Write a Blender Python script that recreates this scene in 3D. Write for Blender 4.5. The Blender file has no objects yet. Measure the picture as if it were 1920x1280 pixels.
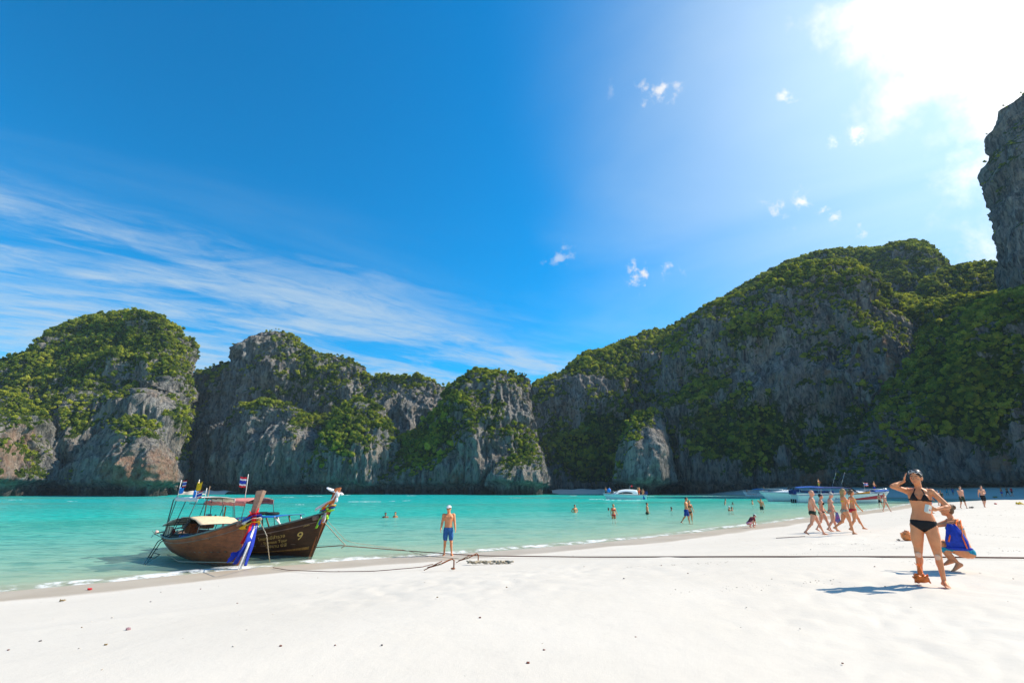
import bpy, bmesh, math, random
import numpy as np
from mathutils import Vector, Matrix
random.seed(7)
R = math.radians
scene = bpy.context.scene
COL = scene.collection

# ------------------------------------------------------------------ camera
F, H0, CZ = 933.0, 911.0, 2.5
TH = math.atan((H0-640)/F)
cam_d = bpy.data.cameras.new('camera'); cam = bpy.data.objects.new('camera', cam_d)
COL.objects.link(cam); scene.camera = cam
cam_d.sensor_width = 36.0; cam_d.lens = 36.0*F/1920.0
cam_d.clip_start = 0.1; cam_d.clip_end = 9000
cam.location = (0, 0, CZ); cam.rotation_euler = (math.pi/2+TH, 0, 0)

# ------------------------------------------------------------------ light
SUN_AZ, SUN_EL = R(80), R(42)          # azimuth clockwise from +Y
SUND = Vector((math.sin(SUN_AZ)*math.cos(SUN_EL), math.cos(SUN_AZ)*math.cos(SUN_EL), math.sin(SUN_EL)))
sd_ = bpy.data.lights.new('sun', 'SUN'); sun = bpy.data.objects.new('sun', sd_); COL.objects.link(sun)
sd_.energy = 4.2; sd_.angle = R(0.5); sd_.color = (1.0, 0.92, 0.79)
sun.rotation_euler = SUND.to_track_quat('Z', 'Y').to_euler()
scene.view_settings.view_transform = 'Standard'; scene.view_settings.look = 'None'
scene.view_settings.exposure = 0.72; scene.view_settings.gamma = 1.0
scene.view_settings.use_curve_mapping = False
scene.render.engine = 'CYCLES'
scene.cycles.transparent_max_bounces = 16
scene.cycles.max_bounces = 6

def ray(px, py):
    x = (px-960)/F; y = -(py-640)/F
    return np.array([x, math.cos(TH)-y*math.sin(TH), math.sin(TH)+y*math.cos(TH)])
def at(px, py, z=0.0):                    # pixel -> point on the level z
    d = ray(px, py); t = (z-CZ)/d[2]
    return Vector((d[0]*t, d[1]*t, z))
def atY(px, py, Y):                       # pixel -> point at forward distance Y
    d = ray(px, py); t = Y/d[1]
    return Vector((d[0]*t, Y, CZ+d[2]*t))
def proj(P):
    z = P[...,2]-CZ
    a = P[...,1]*math.cos(TH)+z*math.sin(TH); b = -P[...,1]*math.sin(TH)+z*math.cos(TH)
    return 960+F*P[...,0]/a, 640-F*b/a

# ------------------------------------------------------------------ node helpers
class NT:
    def __init__(s, tree): s.t = tree; tree.nodes.clear()
    def n(s, typ, ins=None, **kw):
        nd = s.t.nodes.new(typ)
        for k, v in kw.items(): setattr(nd, k, v)
        if ins:
            for k, v in ins.items():
                sock = nd.inputs[k]
                if isinstance(v, bpy.types.NodeSocket): s.t.links.new(v, sock)
                else: sock.default_value = v
        return nd
    def math(s, op, a, b=None, c=None, clamp=False):
        nd = s.t.nodes.new('ShaderNodeMath'); nd.operation = op; nd.use_clamp = clamp
        for i, v in enumerate((a, b, c)):
            if v is None: continue
            if isinstance(v, bpy.types.NodeSocket): s.t.links.new(v, nd.inputs[i])
            else: nd.inputs[i].default_value = v
        return nd.outputs[0]
    def vmath(s, op, a, b=None, sc=None):
        nd = s.t.nodes.new('ShaderNodeVectorMath'); nd.operation = op
        for i, v in enumerate((a, b)):
            if v is None: continue
            if isinstance(v, bpy.types.NodeSocket): s.t.links.new(v, nd.inputs[i])
            else: nd.inputs[i].default_value = v
        if sc is not None: nd.inputs['Scale'].default_value = sc
        return nd.outputs['Value'] if op in ('DOT_PRODUCT', 'LENGTH') else nd.outputs[0]
    def mix(s, f, a, b, bt='MIX'):
        nd = s.t.nodes.new('ShaderNodeMix'); nd.data_type = 'RGBA'; nd.blend_type = bt
        for i, v in ((0, f), (6, a), (7, b)):
            if isinstance(v, bpy.types.NodeSocket): s.t.links.new(v, nd.inputs[i])
            else: nd.inputs[i].default_value = v if i == 0 else (tuple(v)+(1,))[:4]
        return nd.outputs[2]
    def ramp(s, f, pts, interp='LINEAR'):
        nd = s.t.nodes.new('ShaderNodeValToRGB'); cr = nd.color_ramp; cr.interpolation = interp
        while len(cr.elements) < len(pts): cr.elements.new(0.5)
        for e, (p, c) in zip(cr.elements, pts):
            e.position = p; e.color = (c, c, c, 1) if isinstance(c, (int, float)) else (tuple(c)+(1,))[:4]
        s.t.links.new(f, nd.inputs[0]); return nd.outputs[0]
    def sstep(s, v, a, b):
        nd = s.n('ShaderNodeMapRange', {'Value': v, 'From Min': a, 'From Max': b}, interpolation_type='SMOOTHSTEP')
        return nd.outputs[0]
    def noise(s, vec, scale, detail=4, rough=0.5, dist=0.0, out=0):
        nd = s.n('ShaderNodeTexNoise', {'Scale': scale, 'Detail': detail, 'Roughness': rough, 'Distortion': dist})
        if vec is not None: s.t.links.new(vec, nd.inputs['Vector'])
        return nd.outputs[out]

# ------------------------------------------------------------------ sky
w = bpy.data.worlds.new('World'); scene.world = w; w.use_nodes = True
T = NT(w.node_tree)
geo = T.n('ShaderNodeTexCoord').outputs['Generated']
dirn = T.vmath('NORMALIZE', geo)
sky = T.n('ShaderNodeTexSky', sky_type='NISHITA', sun_disc=False, sun_elevation=SUN_EL, sun_rotation=SUN_AZ,
          air_density=1.0, dust_density=0.4, ozone_density=3.0)
SKYS = 0.1
hsv = T.n('ShaderNodeHueSaturation', {'Hue': 0.493, 'Saturation': 1.75, 'Value': 1.36, 'Color': sky.outputs[0]}).outputs[0]
sep = T.n('ShaderNodeSeparateXYZ', {0: dirn}); dx, dy, dz = sep.outputs
def gdir(px, py):
    d = ray(px, py); return Vector(d/np.linalg.norm(d))
cosg = T.vmath('DOT_PRODUCT', dirn, tuple(gdir(1900, 40)))    # brightest cloud bank, on the sun's side
ang = T.math('MULTIPLY', T.math('ARCCOSINE', T.math('MINIMUM', cosg, 0.9999)), 57.2958)
# clouds live on a level sheet overhead: divide by height
zc = T.math('MAXIMUM', T.math('ADD', dz, 0.10), 0.03)
u = T.math('DIVIDE', dx, zc); v = T.math('DIVIDE', dy, zc)
cuv = T.n('ShaderNodeCombineXYZ', {0: u, 1: v}).outputs[0]
def rot(vec, deg, sx, sy, off=(0,0,0)):        # turn first, then stretch, so streaks follow the turned axis
    m = T.n('ShaderNodeMapping', {'Vector': vec, 'Rotation': (0,0,R(deg))})
    return T.n('ShaderNodeMapping', {'Vector': m.outputs[0], 'Scale': (sx, sy, 1), 'Location': off}).outputs[0]
def gdir(px, py):
    d = ray(px, py); return Vector(d/np.linalg.norm(d))
base = hsv
# deep polarised band: broad darker blue roughly ninety degrees from the sun, as a polariser leaves it
pol = T.math('SUBTRACT', 1.0, T.math('MULTIPLY', T.sstep(ang, 40, 80), 0.10))
base = T.mix(1.0, base, T.n('ShaderNodeCombineColor', {0: pol, 1: pol, 2: pol}).outputs[0], 'MULTIPLY')
# thin bright cirrostratus veil thickening towards the sun
n1 = T.noise(rot(cuv, 35, 0.55, 1.1), 1.3, 6, 0.55, 0.6)
veil = T.math('MULTIPLY', T.sstep(T.math('ADD', ang, T.math('MULTIPLY', T.math('SUBTRACT', n1, 0.5), 30)), 26, 2), 0.70)
veil = T.math('MULTIPLY', veil, T.sstep(n1, 0.15, 0.75))
veil2 = T.math('ADD', T.math('MULTIPLY', T.sstep(T.math('ADD', dx, T.math('MULTIPLY', T.math('SUBTRACT', n1, 0.5), 0.55)), 0.0, 0.42), T.math('ADD', 0.06, T.math('MULTIPLY', n1, 0.26))), T.math('MULTIPLY', T.math('MULTIPLY', T.sstep(ang, 44, 4), T.math('ADD', 0.55, T.math('MULTIPLY', n1, 0.8))), 0.50))
veil = T.math('MAXIMUM', veil, veil2)
# streaky cirrus low over the western half
n2 = T.noise(rot(cuv, -28, 0.35, 1.6, (3.1, 1.7, 0)), 0.9, 8, 0.6, 0.9)
n3 = T.noise(rot(cuv, -24, 0.9, 2.0), 1.7, 8, 0.62, 1.0)
n3c = T.noise(rot(cuv, -40, 1.3, 4.0, (2, 5, 0)), 2.2, 8, 0.7, 1.2)
str_ = T.math('ADD', T.math('MULTIPLY', n2, 0.5), T.math('ADD', T.math('MULTIPLY', n3, 0.28), T.math('MULTIPLY', n3c, 0.22)))
bandc = T.math('ADD', dz, T.math('MULTIPLY', T.math('MAXIMUM', T.math('ADD', dx, 0.28), 0.0), 0.30))   # low on the right, higher on the left
band = T.math('MULTIPLY', T.sstep(T.math('ADD', bandc, T.math('MULTIPLY', T.math('SUBTRACT', n2, 0.5), 0.25)), 0.43, 0.34), T.sstep(dx, 0.40, 0.12))
cir = T.math('MULTIPLY', T.math('MULTIPLY', T.sstep(str_, 0.41, 0.60), band), 0.78)
n2b = T.noise(rot(cuv, -28, 0.5, 2.2, (9.1, 4.7, 0)), 0.8, 7, 0.6, 0.9)
wisp = T.math('MULTIPLY', T.math('MULTIPLY', T.sstep(n2b, 0.50, 0.78), T.sstep(bandc, 0.60, 0.2)), 0.22)
cir = T.math('MAXIMUM', cir, wisp)
# small detached puffs
n4 = T.noise(dirn, 22, 6, 0.6, 0.3); n4b = T.noise(rot(dirn, 0, 1, 1), 60, 4, 0.6)
pn = T.math('ADD', T.math('MULTIPLY', n4, 0.7), T.math('MULTIPLY', n4b, 0.3))
puff = None
for px, py, r, s_ in ((1195,510,3.0,1.0),(1250,503,2.0,.8),(1050,475,3.0,.45),(1235,170,2.6,.9),(1270,158,1.6,.7),(1470,180,1.6,.9),(1455,390,1.8,.9),(1500,375,2.0,.9),
                      (1552,398,1.9,1.0),(1610,447,1.8,.8),(1555,275,1.3,.8),(1600,262,2.2,1.0),(1480,410,1.5,.7),(1130,180,1.8,.3)):
    a = T.math('MULTIPLY', T.math('ARCCOSINE', T.math('MINIMUM', T.vmath('DOT_PRODUCT', dirn, tuple(gdir(px, py))), 0.99999)), 57.2958)
    m = T.math('ADD', T.math('MULTIPLY', T.math('SUBTRACT', pn, 0.62), 6.0), T.math('SUBTRACT', 1.0, T.math('DIVIDE', a, r)))
    m = T.math('MULTIPLY', T.math('MULTIPLY', T.sstep(m, -0.1, 0.9), T.sstep(a, r*1.3, r*.5)), s_)
    puff = m if puff is None else T.math('MAXIMUM', puff, m)
# large white cloud near the sun
n5 = T.noise(dirn, 5.5, 9, 0.62, 0.25)
big = None
for px, py, r in ((1780,60,9),(1680,190,4.5),(1900,150,6),(1650,40,5),(2050,-150,14),(2250,150,13)):
    a = T.math('MULTIPLY', T.math('ARCCOSINE', T.math('MINIMUM', T.vmath('DOT_PRODUCT', dirn, tuple(gdir(px, py))), 0.99999)), 57.2958)
    m = T.math('SUBTRACT', 1.0, T.math('DIVIDE', a, r))
    big = m if big is None else T.math('MAXIMUM', big, m)
big = T.sstep(T.math('ADD', big, T.math('MULTIPLY', T.math('SUBTRACT', T.math('ADD', T.math('MULTIPLY', n5, .7), T.math('MULTIPLY', T.noise(dirn, 16, 8, .65), .3)), 0.5), 3.8)), -0.10, 0.80)
# colours (radiance): veil and clouds scatter sunlight forward, so they brighten near the sun
glow = T.math('ADD', 0.56, T.math('MULTIPLY', T.sstep(ang, 30, 2), 0.30))
vc = T.n('ShaderNodeCombineColor', {0: T.math('MULTIPLY', glow, 0.74), 1: T.math('MULTIPLY', glow, 0.90), 2: T.math('MULTIPLY', glow, 1.0)}).outputs[0]
gl2 = T.math('MULTIPLY', glow, T.math('ADD', 0.70, T.math('MULTIPLY', T.noise(dirn, 9, 8, 0.65, 0.3), 0.6)))
bc = T.n('ShaderNodeCombineColor', {0: gl2, 1: gl2, 2: T.math('MULTIPLY', gl2, 1.02)}).outputs[0]
inv = 1.0/SKYS
def up(c): return T.mix(1.0, c, (inv, inv, inv), 'MULTIPLY')
c = T.mix(cir, base, up(T.mix(1.0, vc, (0.82, 0.84, 0.88), 'MULTIPLY')))
c = T.mix(veil, c, up(vc))
c = T.mix(puff, c, up(bc))
c = T.mix(T.math('MULTIPLY', big, 0.95), c, up(bc))
bg = T.n('ShaderNodeBackground', {'Color': c, 'Strength': SKYS})
T.n('ShaderNodeOutputWorld', {'Surface': bg.outputs[0]})

# ------------------------------------------------------------------ materials
def newmat(name):
    m = bpy.data.materials.new(name); m.use_nodes = True; return m, NT(m.node_tree)
def pmat(name, col, rough=0.6, spec=0.3, var=0.0, scale=8, metal=0.0, bump=0.0, col2=None):
    m, t = newmat(name)
    c = tuple(col)+(1,)
    ins = {'Roughness': rough, 'Specular IOR Level': spec, 'Metallic': metal}
    pos = t.n('ShaderNodeTexCoord').outputs['Object']
    if var or col2:
        nz = t.noise(pos, scale, 5, 0.6)
        ins['Base Color'] = t.mix(t.sstep(nz, 0.35, 0.65), col, col2 if col2 else tuple(x*(1-var) for x in col))
    else: ins['Base Color'] = c
    if bump: ins['Normal'] = t.n('ShaderNodeBump', {'Height': t.noise(pos, scale*3, 4), 'Strength': bump, 'Distance': 0.02}).outputs[0]
    b = t.n('ShaderNodeBsdfPrincipled', ins); t.n('ShaderNodeOutputMaterial', {'Surface': b.outputs[0]})
    return m

# ------------------------------------------------------------------ numpy noise
_rs = np.random.RandomState(5); _P = _rs.permutation(256); _P = np.concatenate([_P, _P, _P])
_G = _rs.normal(size=(256, 3)); _G /= np.linalg.norm(_G, axis=1)[:, None]
def pnoise(p):
    p = np.asarray(p, float); i = np.floor(p).astype(np.int64); f = p-i; i &= 255
    w3 = f*f*f*(f*(f*6-15)+10); out = 0
    for a in (0, 1):
        for b in (0, 1):
            for c_ in (0, 1):
                h = _P[_P[_P[(i[..., 0]+a) & 255]+((i[..., 1]+b) & 255)]+((i[..., 2]+c_) & 255)]
                g = _G[h]
                d = g[..., 0]*(f[..., 0]-a)+g[..., 1]*(f[..., 1]-b)+g[..., 2]*(f[..., 2]-c_)
                ww = (w3[..., 0] if a else 1-w3[..., 0])*(w3[..., 1] if b else 1-w3[..., 1])*(w3[..., 2] if c_ else 1-w3[..., 2])
                out = out+d*ww
    return out
def fbm(p, o=4, g=0.5):
    s = 0; a = 1; p = np.asarray(p, float)
    for k in range(o): s = s+a*pnoise(p*(2**k)+k*17.3); a *= g
    return s
def ridged(p, o=3, g=0.5):
    s = 0; a = 1; p = np.asarray(p, float)
    for k in range(o): s = s+a*(1-2.2*np.abs(pnoise(p*(2**k)+k*9.7))); a *= g
    return s
def sst(x, a, b):
    t = np.clip((x-a)/(b-a), 0, 1); return t*t*(3-2*t)

# ------------------------------------------------------------------ object helpers
def tag(o, label=None, cat=None, group=None, kind=None):
    if label: o['label'] = label
    if cat: o['category'] = cat
    if group: o['group'] = group
    if kind: o['kind'] = kind
    return o
def link(name, me, mat=None, parent=None, smooth=False):
    o = bpy.data.objects.new(name, me); COL.objects.link(o)
    if mat is not None and not me.materials:
        for m_ in (mat if isinstance(mat, (list, tuple)) else [mat]): me.materials.append(m_)
    if parent is not None: o.parent = parent
    if smooth: me.polygons.foreach_set('use_smooth', [True]*len(me.polygons))
    return o
def empty(name, loc=(0,0,0), rz=0.0):
    o = bpy.data.objects.new(name, None); COL.objects.link(o); o.location = loc; o.rotation_euler = (0,0,rz)
    o.empty_display_size = 0.2; return o
def grid_mesh(name, P, attrs=None, wrap=False):
    nu, nv = P.shape[:2]
    me = bpy.data.meshes.new(name)
    idx = np.arange(nu*nv).reshape(nu, nv)
    if wrap: idx = np.concatenate([idx, idx[:1]], 0)
    q = np.stack([idx[:-1, :-1], idx[1:, :-1], idx[1:, 1:], idx[:-1, 1:]], -1).reshape(-1, 4)
    me.vertices.add(nu*nv); me.vertices.foreach_set('co', P.reshape(-1).astype(np.float32))
    me.loops.add(q.size); me.loops.foreach_set('vertex_index', q.reshape(-1).astype(np.int32))
    me.polygons.add(len(q)); me.polygons.foreach_set('loop_start', np.arange(0, q.size, 4, dtype=np.int32))
    me.polygons.foreach_set('loop_total', np.full(len(q), 4, np.int32))
    me.update(calc_edges=True)
    for k, a in (attrs or {}).items():
        at_ = me.attributes.new(k, 'FLOAT', 'POINT'); at_.data.foreach_set('value', a.reshape(-1).astype(np.float32))
    me.polygons.foreach_set('use_smooth', [True]*len(q))
    return me

# ------------------------------------------------------------------ beach and sea floor height
shore_px = [(-900,1195),(-300,1135),(0,1108),(200,1090),(440,1067),(560,1057),(660,1049),(760,1043),(840,1039),(900,1034),(1000,1026),(1100,1018),(1200,1009),(1300,998),
            (1400,985),(1500,972),(1560,965),(1620,957.5),(1680,950),(1712,943)]
SH = [tuple(at(x, y)[:2]) for x, y in shore_px]
SH += [(84,86),(88,100),(84,116),(76,130),(66,145),(60,165)]
SH = [(-3000,-900),(-60,-8)]+SH+[(60,3000)]
SH = np.array(SH)
def shore_sd(X, Y):
    """signed distance to the waterline, positive on the beach side"""
    best = np.full(X.shape, 1e9); sgn = np.ones(X.shape)
    for a, b in zip(SH[:-1], SH[1:]):
        d = b-a; L2 = d@d
        t = np.clip(((X-a[0])*d[0]+(Y-a[1])*d[1])/L2, 0, 1)
        qx = a[0]+t*d[0]-X; qy = a[1]+t*d[1]-Y; dd = np.hypot(qx, qy)
        s = np.where(d[0]*(Y-a[1])-d[1]*(X-a[0]) > 0, -1.0, 1.0)
        # prefer segments where projection is interior for the sign at ties
        upd = dd < best-1e-6
        best = np.where(upd, dd, best); sgn = np.where(upd, s, sgn)
    # robust sign with polygon test
    poly = np.concatenate([SH, [[-3000, 3000]]]); inside = np.zeros(X.shape, bool)
    for a, b in zip(poly, np.roll(poly, -1, 0)):
        c_ = ((a[1] > Y) != (b[1] > Y)) & (X < (b[0]-a[0])*(Y-a[1])/(b[1]-a[1]+1e-12)+a[0])
        inside ^= c_
    sea = inside
    return np.where(sea, -best, best)
def ground(X, Y, fine=True):
    X = np.asarray(X, float); Y = np.asarray(Y, float)
    sd = shore_sd(X, Y)
    wob = 0.35*fbm(np.stack([X*.16, Y*.16, X*0], -1), 2)
    sdw = sd+wob*np.clip(np.abs(sd)+.6, 0, 1.2)
    land = 0.045*np.clip(sdw, 0, 3)+0.09*np.clip(sdw-3, 0, 6)+0.36*sst(sdw, 8, 13.5)*(1-sst(Y, 11, 20))
    land = land+1.75*sst(Y, 66, 112)*sst(sdw, 2, 25)
    s2 = np.maximum(-sdw, 0)
    sea = -(0.055*np.minimum(s2, 4)+0.028*np.clip(s2-4, 0, 40)+0.05*np.clip(s2-44, 0, 80))
    z = np.where(sdw > 0, land, sea)
    if fine:
        p = np.stack([X, Y, X*0], -1); lm = sst(sdw, 1.0, 5.0)
        z = z+lm*(0.014*fbm(p*0.35, 3)+0.004*fbm(p*2.3, 3)*sst(sdw, 4, 9))
        # trampled hollows higher up the beach
        tr = sst(sdw, 5, 10)*sst(fbm(p*0.12+40, 2), -0.25, 0.25)
        z = z-tr*0.035*np.clip(ridged(p*1.4, 2)-0.6, 0, 1)
    return z
def gz(x, y): return float(ground(np.array([x]), np.array([y]), False)[0])
def polar(r0, r1, nr, a0, a1, na):
    rr = r0*(r1/r0)**np.linspace(0, 1, nr); aa = np.radians(np.linspace(a0, a1, na))
    A, RR = np.meshgrid(aa, rr, indexing='ij'); return RR*np.sin(A), RR*np.cos(A)
X, Y = polar(1.2, 900, 420, -180, 180, 1100)
Z = ground(X, Y); P = np.stack([X, Y, Z], -1)
sdg = shore_sd(X, Y)
m, t = newmat('coral_sand')
pos = t.n('ShaderNodeNewGeometry').outputs['Position']
sdn = t.n('ShaderNodeAttribute', attribute_name='inland').outputs['Fac']
fine = t.noise(pos, 3.5, 8, 0.7); coarse = t.noise(pos, 0.35, 4, 0.55); grain = t.noise(pos, 90, 2, 0.6)
col = t.mix(t.sstep(coarse, 0.3, 0.7), (0.635, 0.58, 0.50), (0.605, 0.55, 0.47))
col = t.mix(t.math('MULTIPLY', t.sstep(fine, 0.5, 0.8), 0.35), col, (0.50, 0.46, 0.40))
col = t.mix(t.math('MULTIPLY', t.sstep(grain, 0.6, 0.75), 0.25), col, (0.42, 0.37, 0.31))
wetline = t.math('ADD', sdn, t.math('MULTIPLY', t.math('SUBTRACT', t.noise(pos, 0.25, 3), 0.5), 1.6))
wet = t.sstep(wetline, 2.6, 2.1)
col = t.mix(wet, col, t.mix(t.sstep(coarse, .35, .65), (0.46, 0.375, 0.275), (0.53, 0.445, 0.34)))
under = t.sstep(sdn, -0.6, -3.0)
col = t.mix(under, col, (0.62, 0.60, 0.47))
bmp = t.n('ShaderNodeBump', {'Height': t.math('ADD', t.noise(pos, 5, 6, 0.65), t.math('MULTIPLY', grain, 0.25)), 'Strength': t.math('SUBTRACT', 0.26, t.math('MULTIPLY', wet, 0.25)), 'Distance': 0.03})
b = t.n('ShaderNodeBsdfPrincipled', {'Base Color': col, 'Roughness': t.math('SUBTRACT', 0.92, t.math('MULTIPLY', wet, 0.5)), 'Specular IOR Level': t.math('ADD', 0.15, t.math('MULTIPLY', wet, 0.3)), 'Normal': bmp.outputs[0]})
t.n('ShaderNodeOutputMaterial', {'Surface': b.outputs[0]})
M_SAND = m
o = link('beach_sand', grid_mesh('beach_sand', P, {'inland': sdg}), m); tag(o, 'white coral sand beach sloping into the bay', kind='structure')

# ------------------------------------------------------------------ sea
X, Y = polar(6, 2500, 380, -110, 75, 760)
sds = shore_sd(X, Y); keep = np.ones_like(X)
depth = -ground(X, Y, False)
p3 = np.stack([X, Y, X*0], -1)
Zw = 0.008*fbm(p3*0.9, 3)*sst(-sds, 0.5, 4)+0.0
# lapping swash crest near the edge
Zw = Zw+0.05*np.exp(-((sds+0.5+0.5*fbm(p3*.3, 2))/0.28)**2)+0.004
reef = sst(fbm(np.stack([X*.012+3, Y*.03+1, X*0], -1), 3), 0.0, 0.35)
reef = np.maximum(reef, .9*np.exp(-((Y-72-.12*X+9*fbm(np.stack([X*.02, Y*.02, X*0], -1), 2))/14)**2)*sst(-X, -60, -5)*(.6+.8*fbm(np.stack([X*.05+7, Y*.12, X*0], -1), 3)))
m, t = newmat('lagoon_water')
pos = t.n('ShaderNodeNewGeometry').outputs['Position']
dep = t.n('ShaderNodeAttribute', attribute_name='depth').outputs['Fac']
rf = t.n('ShaderNodeAttribute', attribute_name='reef').outputs['Fac']
sd = t.n('ShaderNodeAttribute', attribute_name='offshore').outputs['Fac']
mp = t.n('ShaderNodeMapping', {'Vector': pos, 'Scale': (0.05, 0.14, 1)}).outputs[0]
nb = t.noise(mp, 1.0, 4, 0.6)
col = t.ramp(t.math('ADD', t.math('DIVIDE', dep, 3.0), t.math('MULTIPLY', t.math('SUBTRACT', nb, 0.5), 0.25)),
             [(0.0, (0.58, 0.70, 0.54)), (0.12, (0.30, 0.68, 0.54)), (0.28, (0.04, 0.57, 0.45)), (0.55, (0.0, 0.53, 0.46)), (1.0, (0.0, 0.46, 0.44))])
rm = t.math('MULTIPLY', t.math('MULTIPLY', rf, t.sstep(dep, 0.5, 1.1)), 0.7)
col = t.mix(rm, col, (0.085, 0.31, 0.22))
rip = t.noise(t.n('ShaderNodeMapping', {'Vector': pos, 'Scale': (0.9, 2.6, 1), 'Rotation': (0, 0, R(-12))}).outputs[0], 1.0, 4, 0.65, 0.4)
rip2 = t.noise(t.n('ShaderNodeMapping', {'Vector': pos, 'Scale': (0.22, 1.1, 1), 'Rotation': (0, 0, R(-6))}).outputs[0], 1.0, 5, 0.7, 0.3)
col = t.mix(t.math('MULTIPLY', t.sstep(rip2, 0.50, 0.62), 0.50), col, (0.0, 0.33, 0.31))
col = t.mix(t.math('MULTIPLY', t.sstep(rip, 0.50, 0.62), 0.60), col, (0.0, 0.25, 0.23))
col = t.mix(t.math('MULTIPLY', t.sstep(rip, 0.48, 0.34), 0.40), col, (0.30, 0.78, 0.64))
bp = t.n('ShaderNodeBump', {'Height': t.noise(t.n('ShaderNodeMapping', {'Vector': pos, 'Scale': (1.4, 3.2, 1)}).outputs[0], 1.0, 5, 0.6), 'Strength': 0.5, 'Distance': 0.15})
pb = t.n('ShaderNodeBsdfPrincipled', {'Base Color': col, 'Roughness': 0.22, 'Specular IOR Level': 0.22, 'IOR': 1.33, 'Normal': bp.outputs[0]})
tr = t.n('ShaderNodeBsdfTransparent', {'Color': (0.86, 0.97, 0.93, 1)})
opac = t.math('MULTIPLY', t.math('SUBTRACT', 1.0, t.math('POWER', 2.718, t.math('MULTIPLY', t.math('MAXIMUM', dep, 0.0), -2.6))), 0.98)
opac = t.math('ADD', opac, t.math('MULTIPLY', t.math('MULTIPLY', t.sstep(rip, 0.45, 0.62), 0.10), t.sstep(dep, 0.0, 0.1)), None, True)
ms = t.n('ShaderNodeMixShader', {0: opac, 1: tr.outputs[0], 2: pb.outputs[0]})
# foam on the lapping edge
fn = t.noise(pos, 2.2, 8, 0.7); fl = t.noise(pos, 0.22, 3, 0.5)
fpos = t.math('ADD', sd, t.math('MULTIPLY', t.math('SUBTRACT', fl, 0.5), 1.6))
foam = t.math('MULTIPLY', t.math('MULTIPLY', t.sstep(fpos, -0.75, -0.15), t.sstep(fpos, 0.25, 0.05)), t.sstep(t.math('ADD', fn, t.math('MULTIPLY', t.math('SUBTRACT', t.noise(pos, .6, 3), .5), .5)), 0.42, 0.62))
fo = t.n('ShaderNodeBsdfDiffuse', {'Color': (0.85, 0.85, 0.84, 1)})
ms2 = t.n('ShaderNodeMixShader', {0: t.math('MULTIPLY', foam, 0.75), 1: ms.outputs[0], 2: fo.outputs[0]})
t.n('ShaderNodeOutputMaterial', {'Surface': ms2.outputs[0]})
o = link('sea_water', grid_mesh('sea_water', np.stack([X, Y, Zw], -1), {'depth': depth, 'reef': reef, 'offshore': sds}), m)
tag(o, 'turquoise lagoon water, pale near the sand', kind='structure')
# ------------------------------------------------------------------ rock and foliage materials
def rock_mat():
    m, t = newmat('limestone')
    pos = t.n('ShaderNodeNewGeometry').outputs['Position']
    veg = t.n('ShaderNodeAttribute', attribute_name='veg').outputs['Fac']
    warm = t.n('ShaderNodeAttribute', attribute_name='warm').outputs['Fac']
    st = t.n('ShaderNodeMapping', {'Vector': pos, 'Scale': (0.55, 0.55, 0.06)}).outputs[0]
    st2 = t.n('ShaderNodeMapping', {'Vector': pos, 'Scale': (1.5, 1.5, 0.40)}).outputs[0]
    a = t.noise(st, 1.0, 6, 0.65, 0.3); b_ = t.noise(st2, 1.0, 5, 0.7, 0.2); c_ = t.noise(pos, 0.07, 5, 0.6)
    col = t.ramp(t.math('ADD', t.math('MULTIPLY', a, 0.55), t.math('MULTIPLY', b_, 0.45)),
                 [(0.36, (0.035, 0.038, 0.043)), (0.45, (0.13, 0.13, 0.13)), (0.53, (0.30, 0.285, 0.265)), (0.64, (0.52, 0.48, 0.42))])
    wm = t.math('MULTIPLY', t.sstep(t.math('ADD', warm, t.math('MULTIPLY', t.math('SUBTRACT', t.noise(pos, 0.25, 6, 0.65), 0.5), 1.6)), 0.35, 0.8), 1.0)
    wc = t.ramp(t.noise(pos, 0.6, 5, 0.6), [(0.3, (0.20, 0.10, 0.055)), (0.5, (0.40, 0.23, 0.15)), (0.7, (0.52, 0.40, 0.30))])
    col = t.mix(t.math('MULTIPLY', wm, 0.85), col, wc)
    cream = t.math('MULTIPLY', t.sstep(t.math('ADD', t.noise(pos, 0.11, 5, 0.65), t.math('MULTIPLY', t.math('SUBTRACT', b_, 0.5), 0.6)), 0.52, 0.66), 0.45)
    col = t.mix(cream, col, (0.46, 0.36, 0.27))
    lich = t.sstep(t.math('ADD', c_, t.math('MULTIPLY', t.math('SUBTRACT', b_, 0.5), 0.5)), 0.52, 0.68)
    col = t.mix(t.math('MULTIPLY', lich, 0.35), col, (0.14, 0.13, 0.075))
    gn = t.noise(pos, 0.9, 7, 0.7)
    gm = t.sstep(t.math('ADD', veg, t.math('MULTIPLY', t.math('SUBTRACT', gn, 0.5), 1.5)), 0.42, 0.62)
    gc = t.ramp(t.noise(pos, 1.3, 5, 0.7), [(0.3, (0.022, 0.040, 0.010)), (0.5, (0.060, 0.090, 0.016)), (0.7, (0.125, 0.150, 0.025))])
    col = t.mix(gm, col, gc)
    z = t.n('ShaderNodeSeparateXYZ', {0: pos}).outputs[2]
    tide = t.sstep(t.math('ADD', z, t.math('MULTIPLY', a, 1.5)), 3.6, 1.6)
    col = t.mix(t.math('MULTIPLY', tide, 0.75), col, (0.035, 0.032, 0.027))
    h = t.math('ADD', t.math('MULTIPLY', a, 1.6), t.math('ADD', t.math('MULTIPLY', b_, 0.9), t.math('MULTIPLY', t.noise(pos, 1.8, 6, 0.75), 0.7)))
    bp = t.n('ShaderNodeBump', {'Height': h, 'Strength': 1.0, 'Distance': 1.6})
    p = t.n('ShaderNodeBsdfPrincipled', {'Base Color': col, 'Roughness': 0.95, 'Specular IOR Level': 0.05, 'Normal': bp.outputs[0]})
    t.n('ShaderNodeOutputMaterial', {'Surface': p.outputs[0]})
    return m
M_ROCK = rock_mat()
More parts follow.
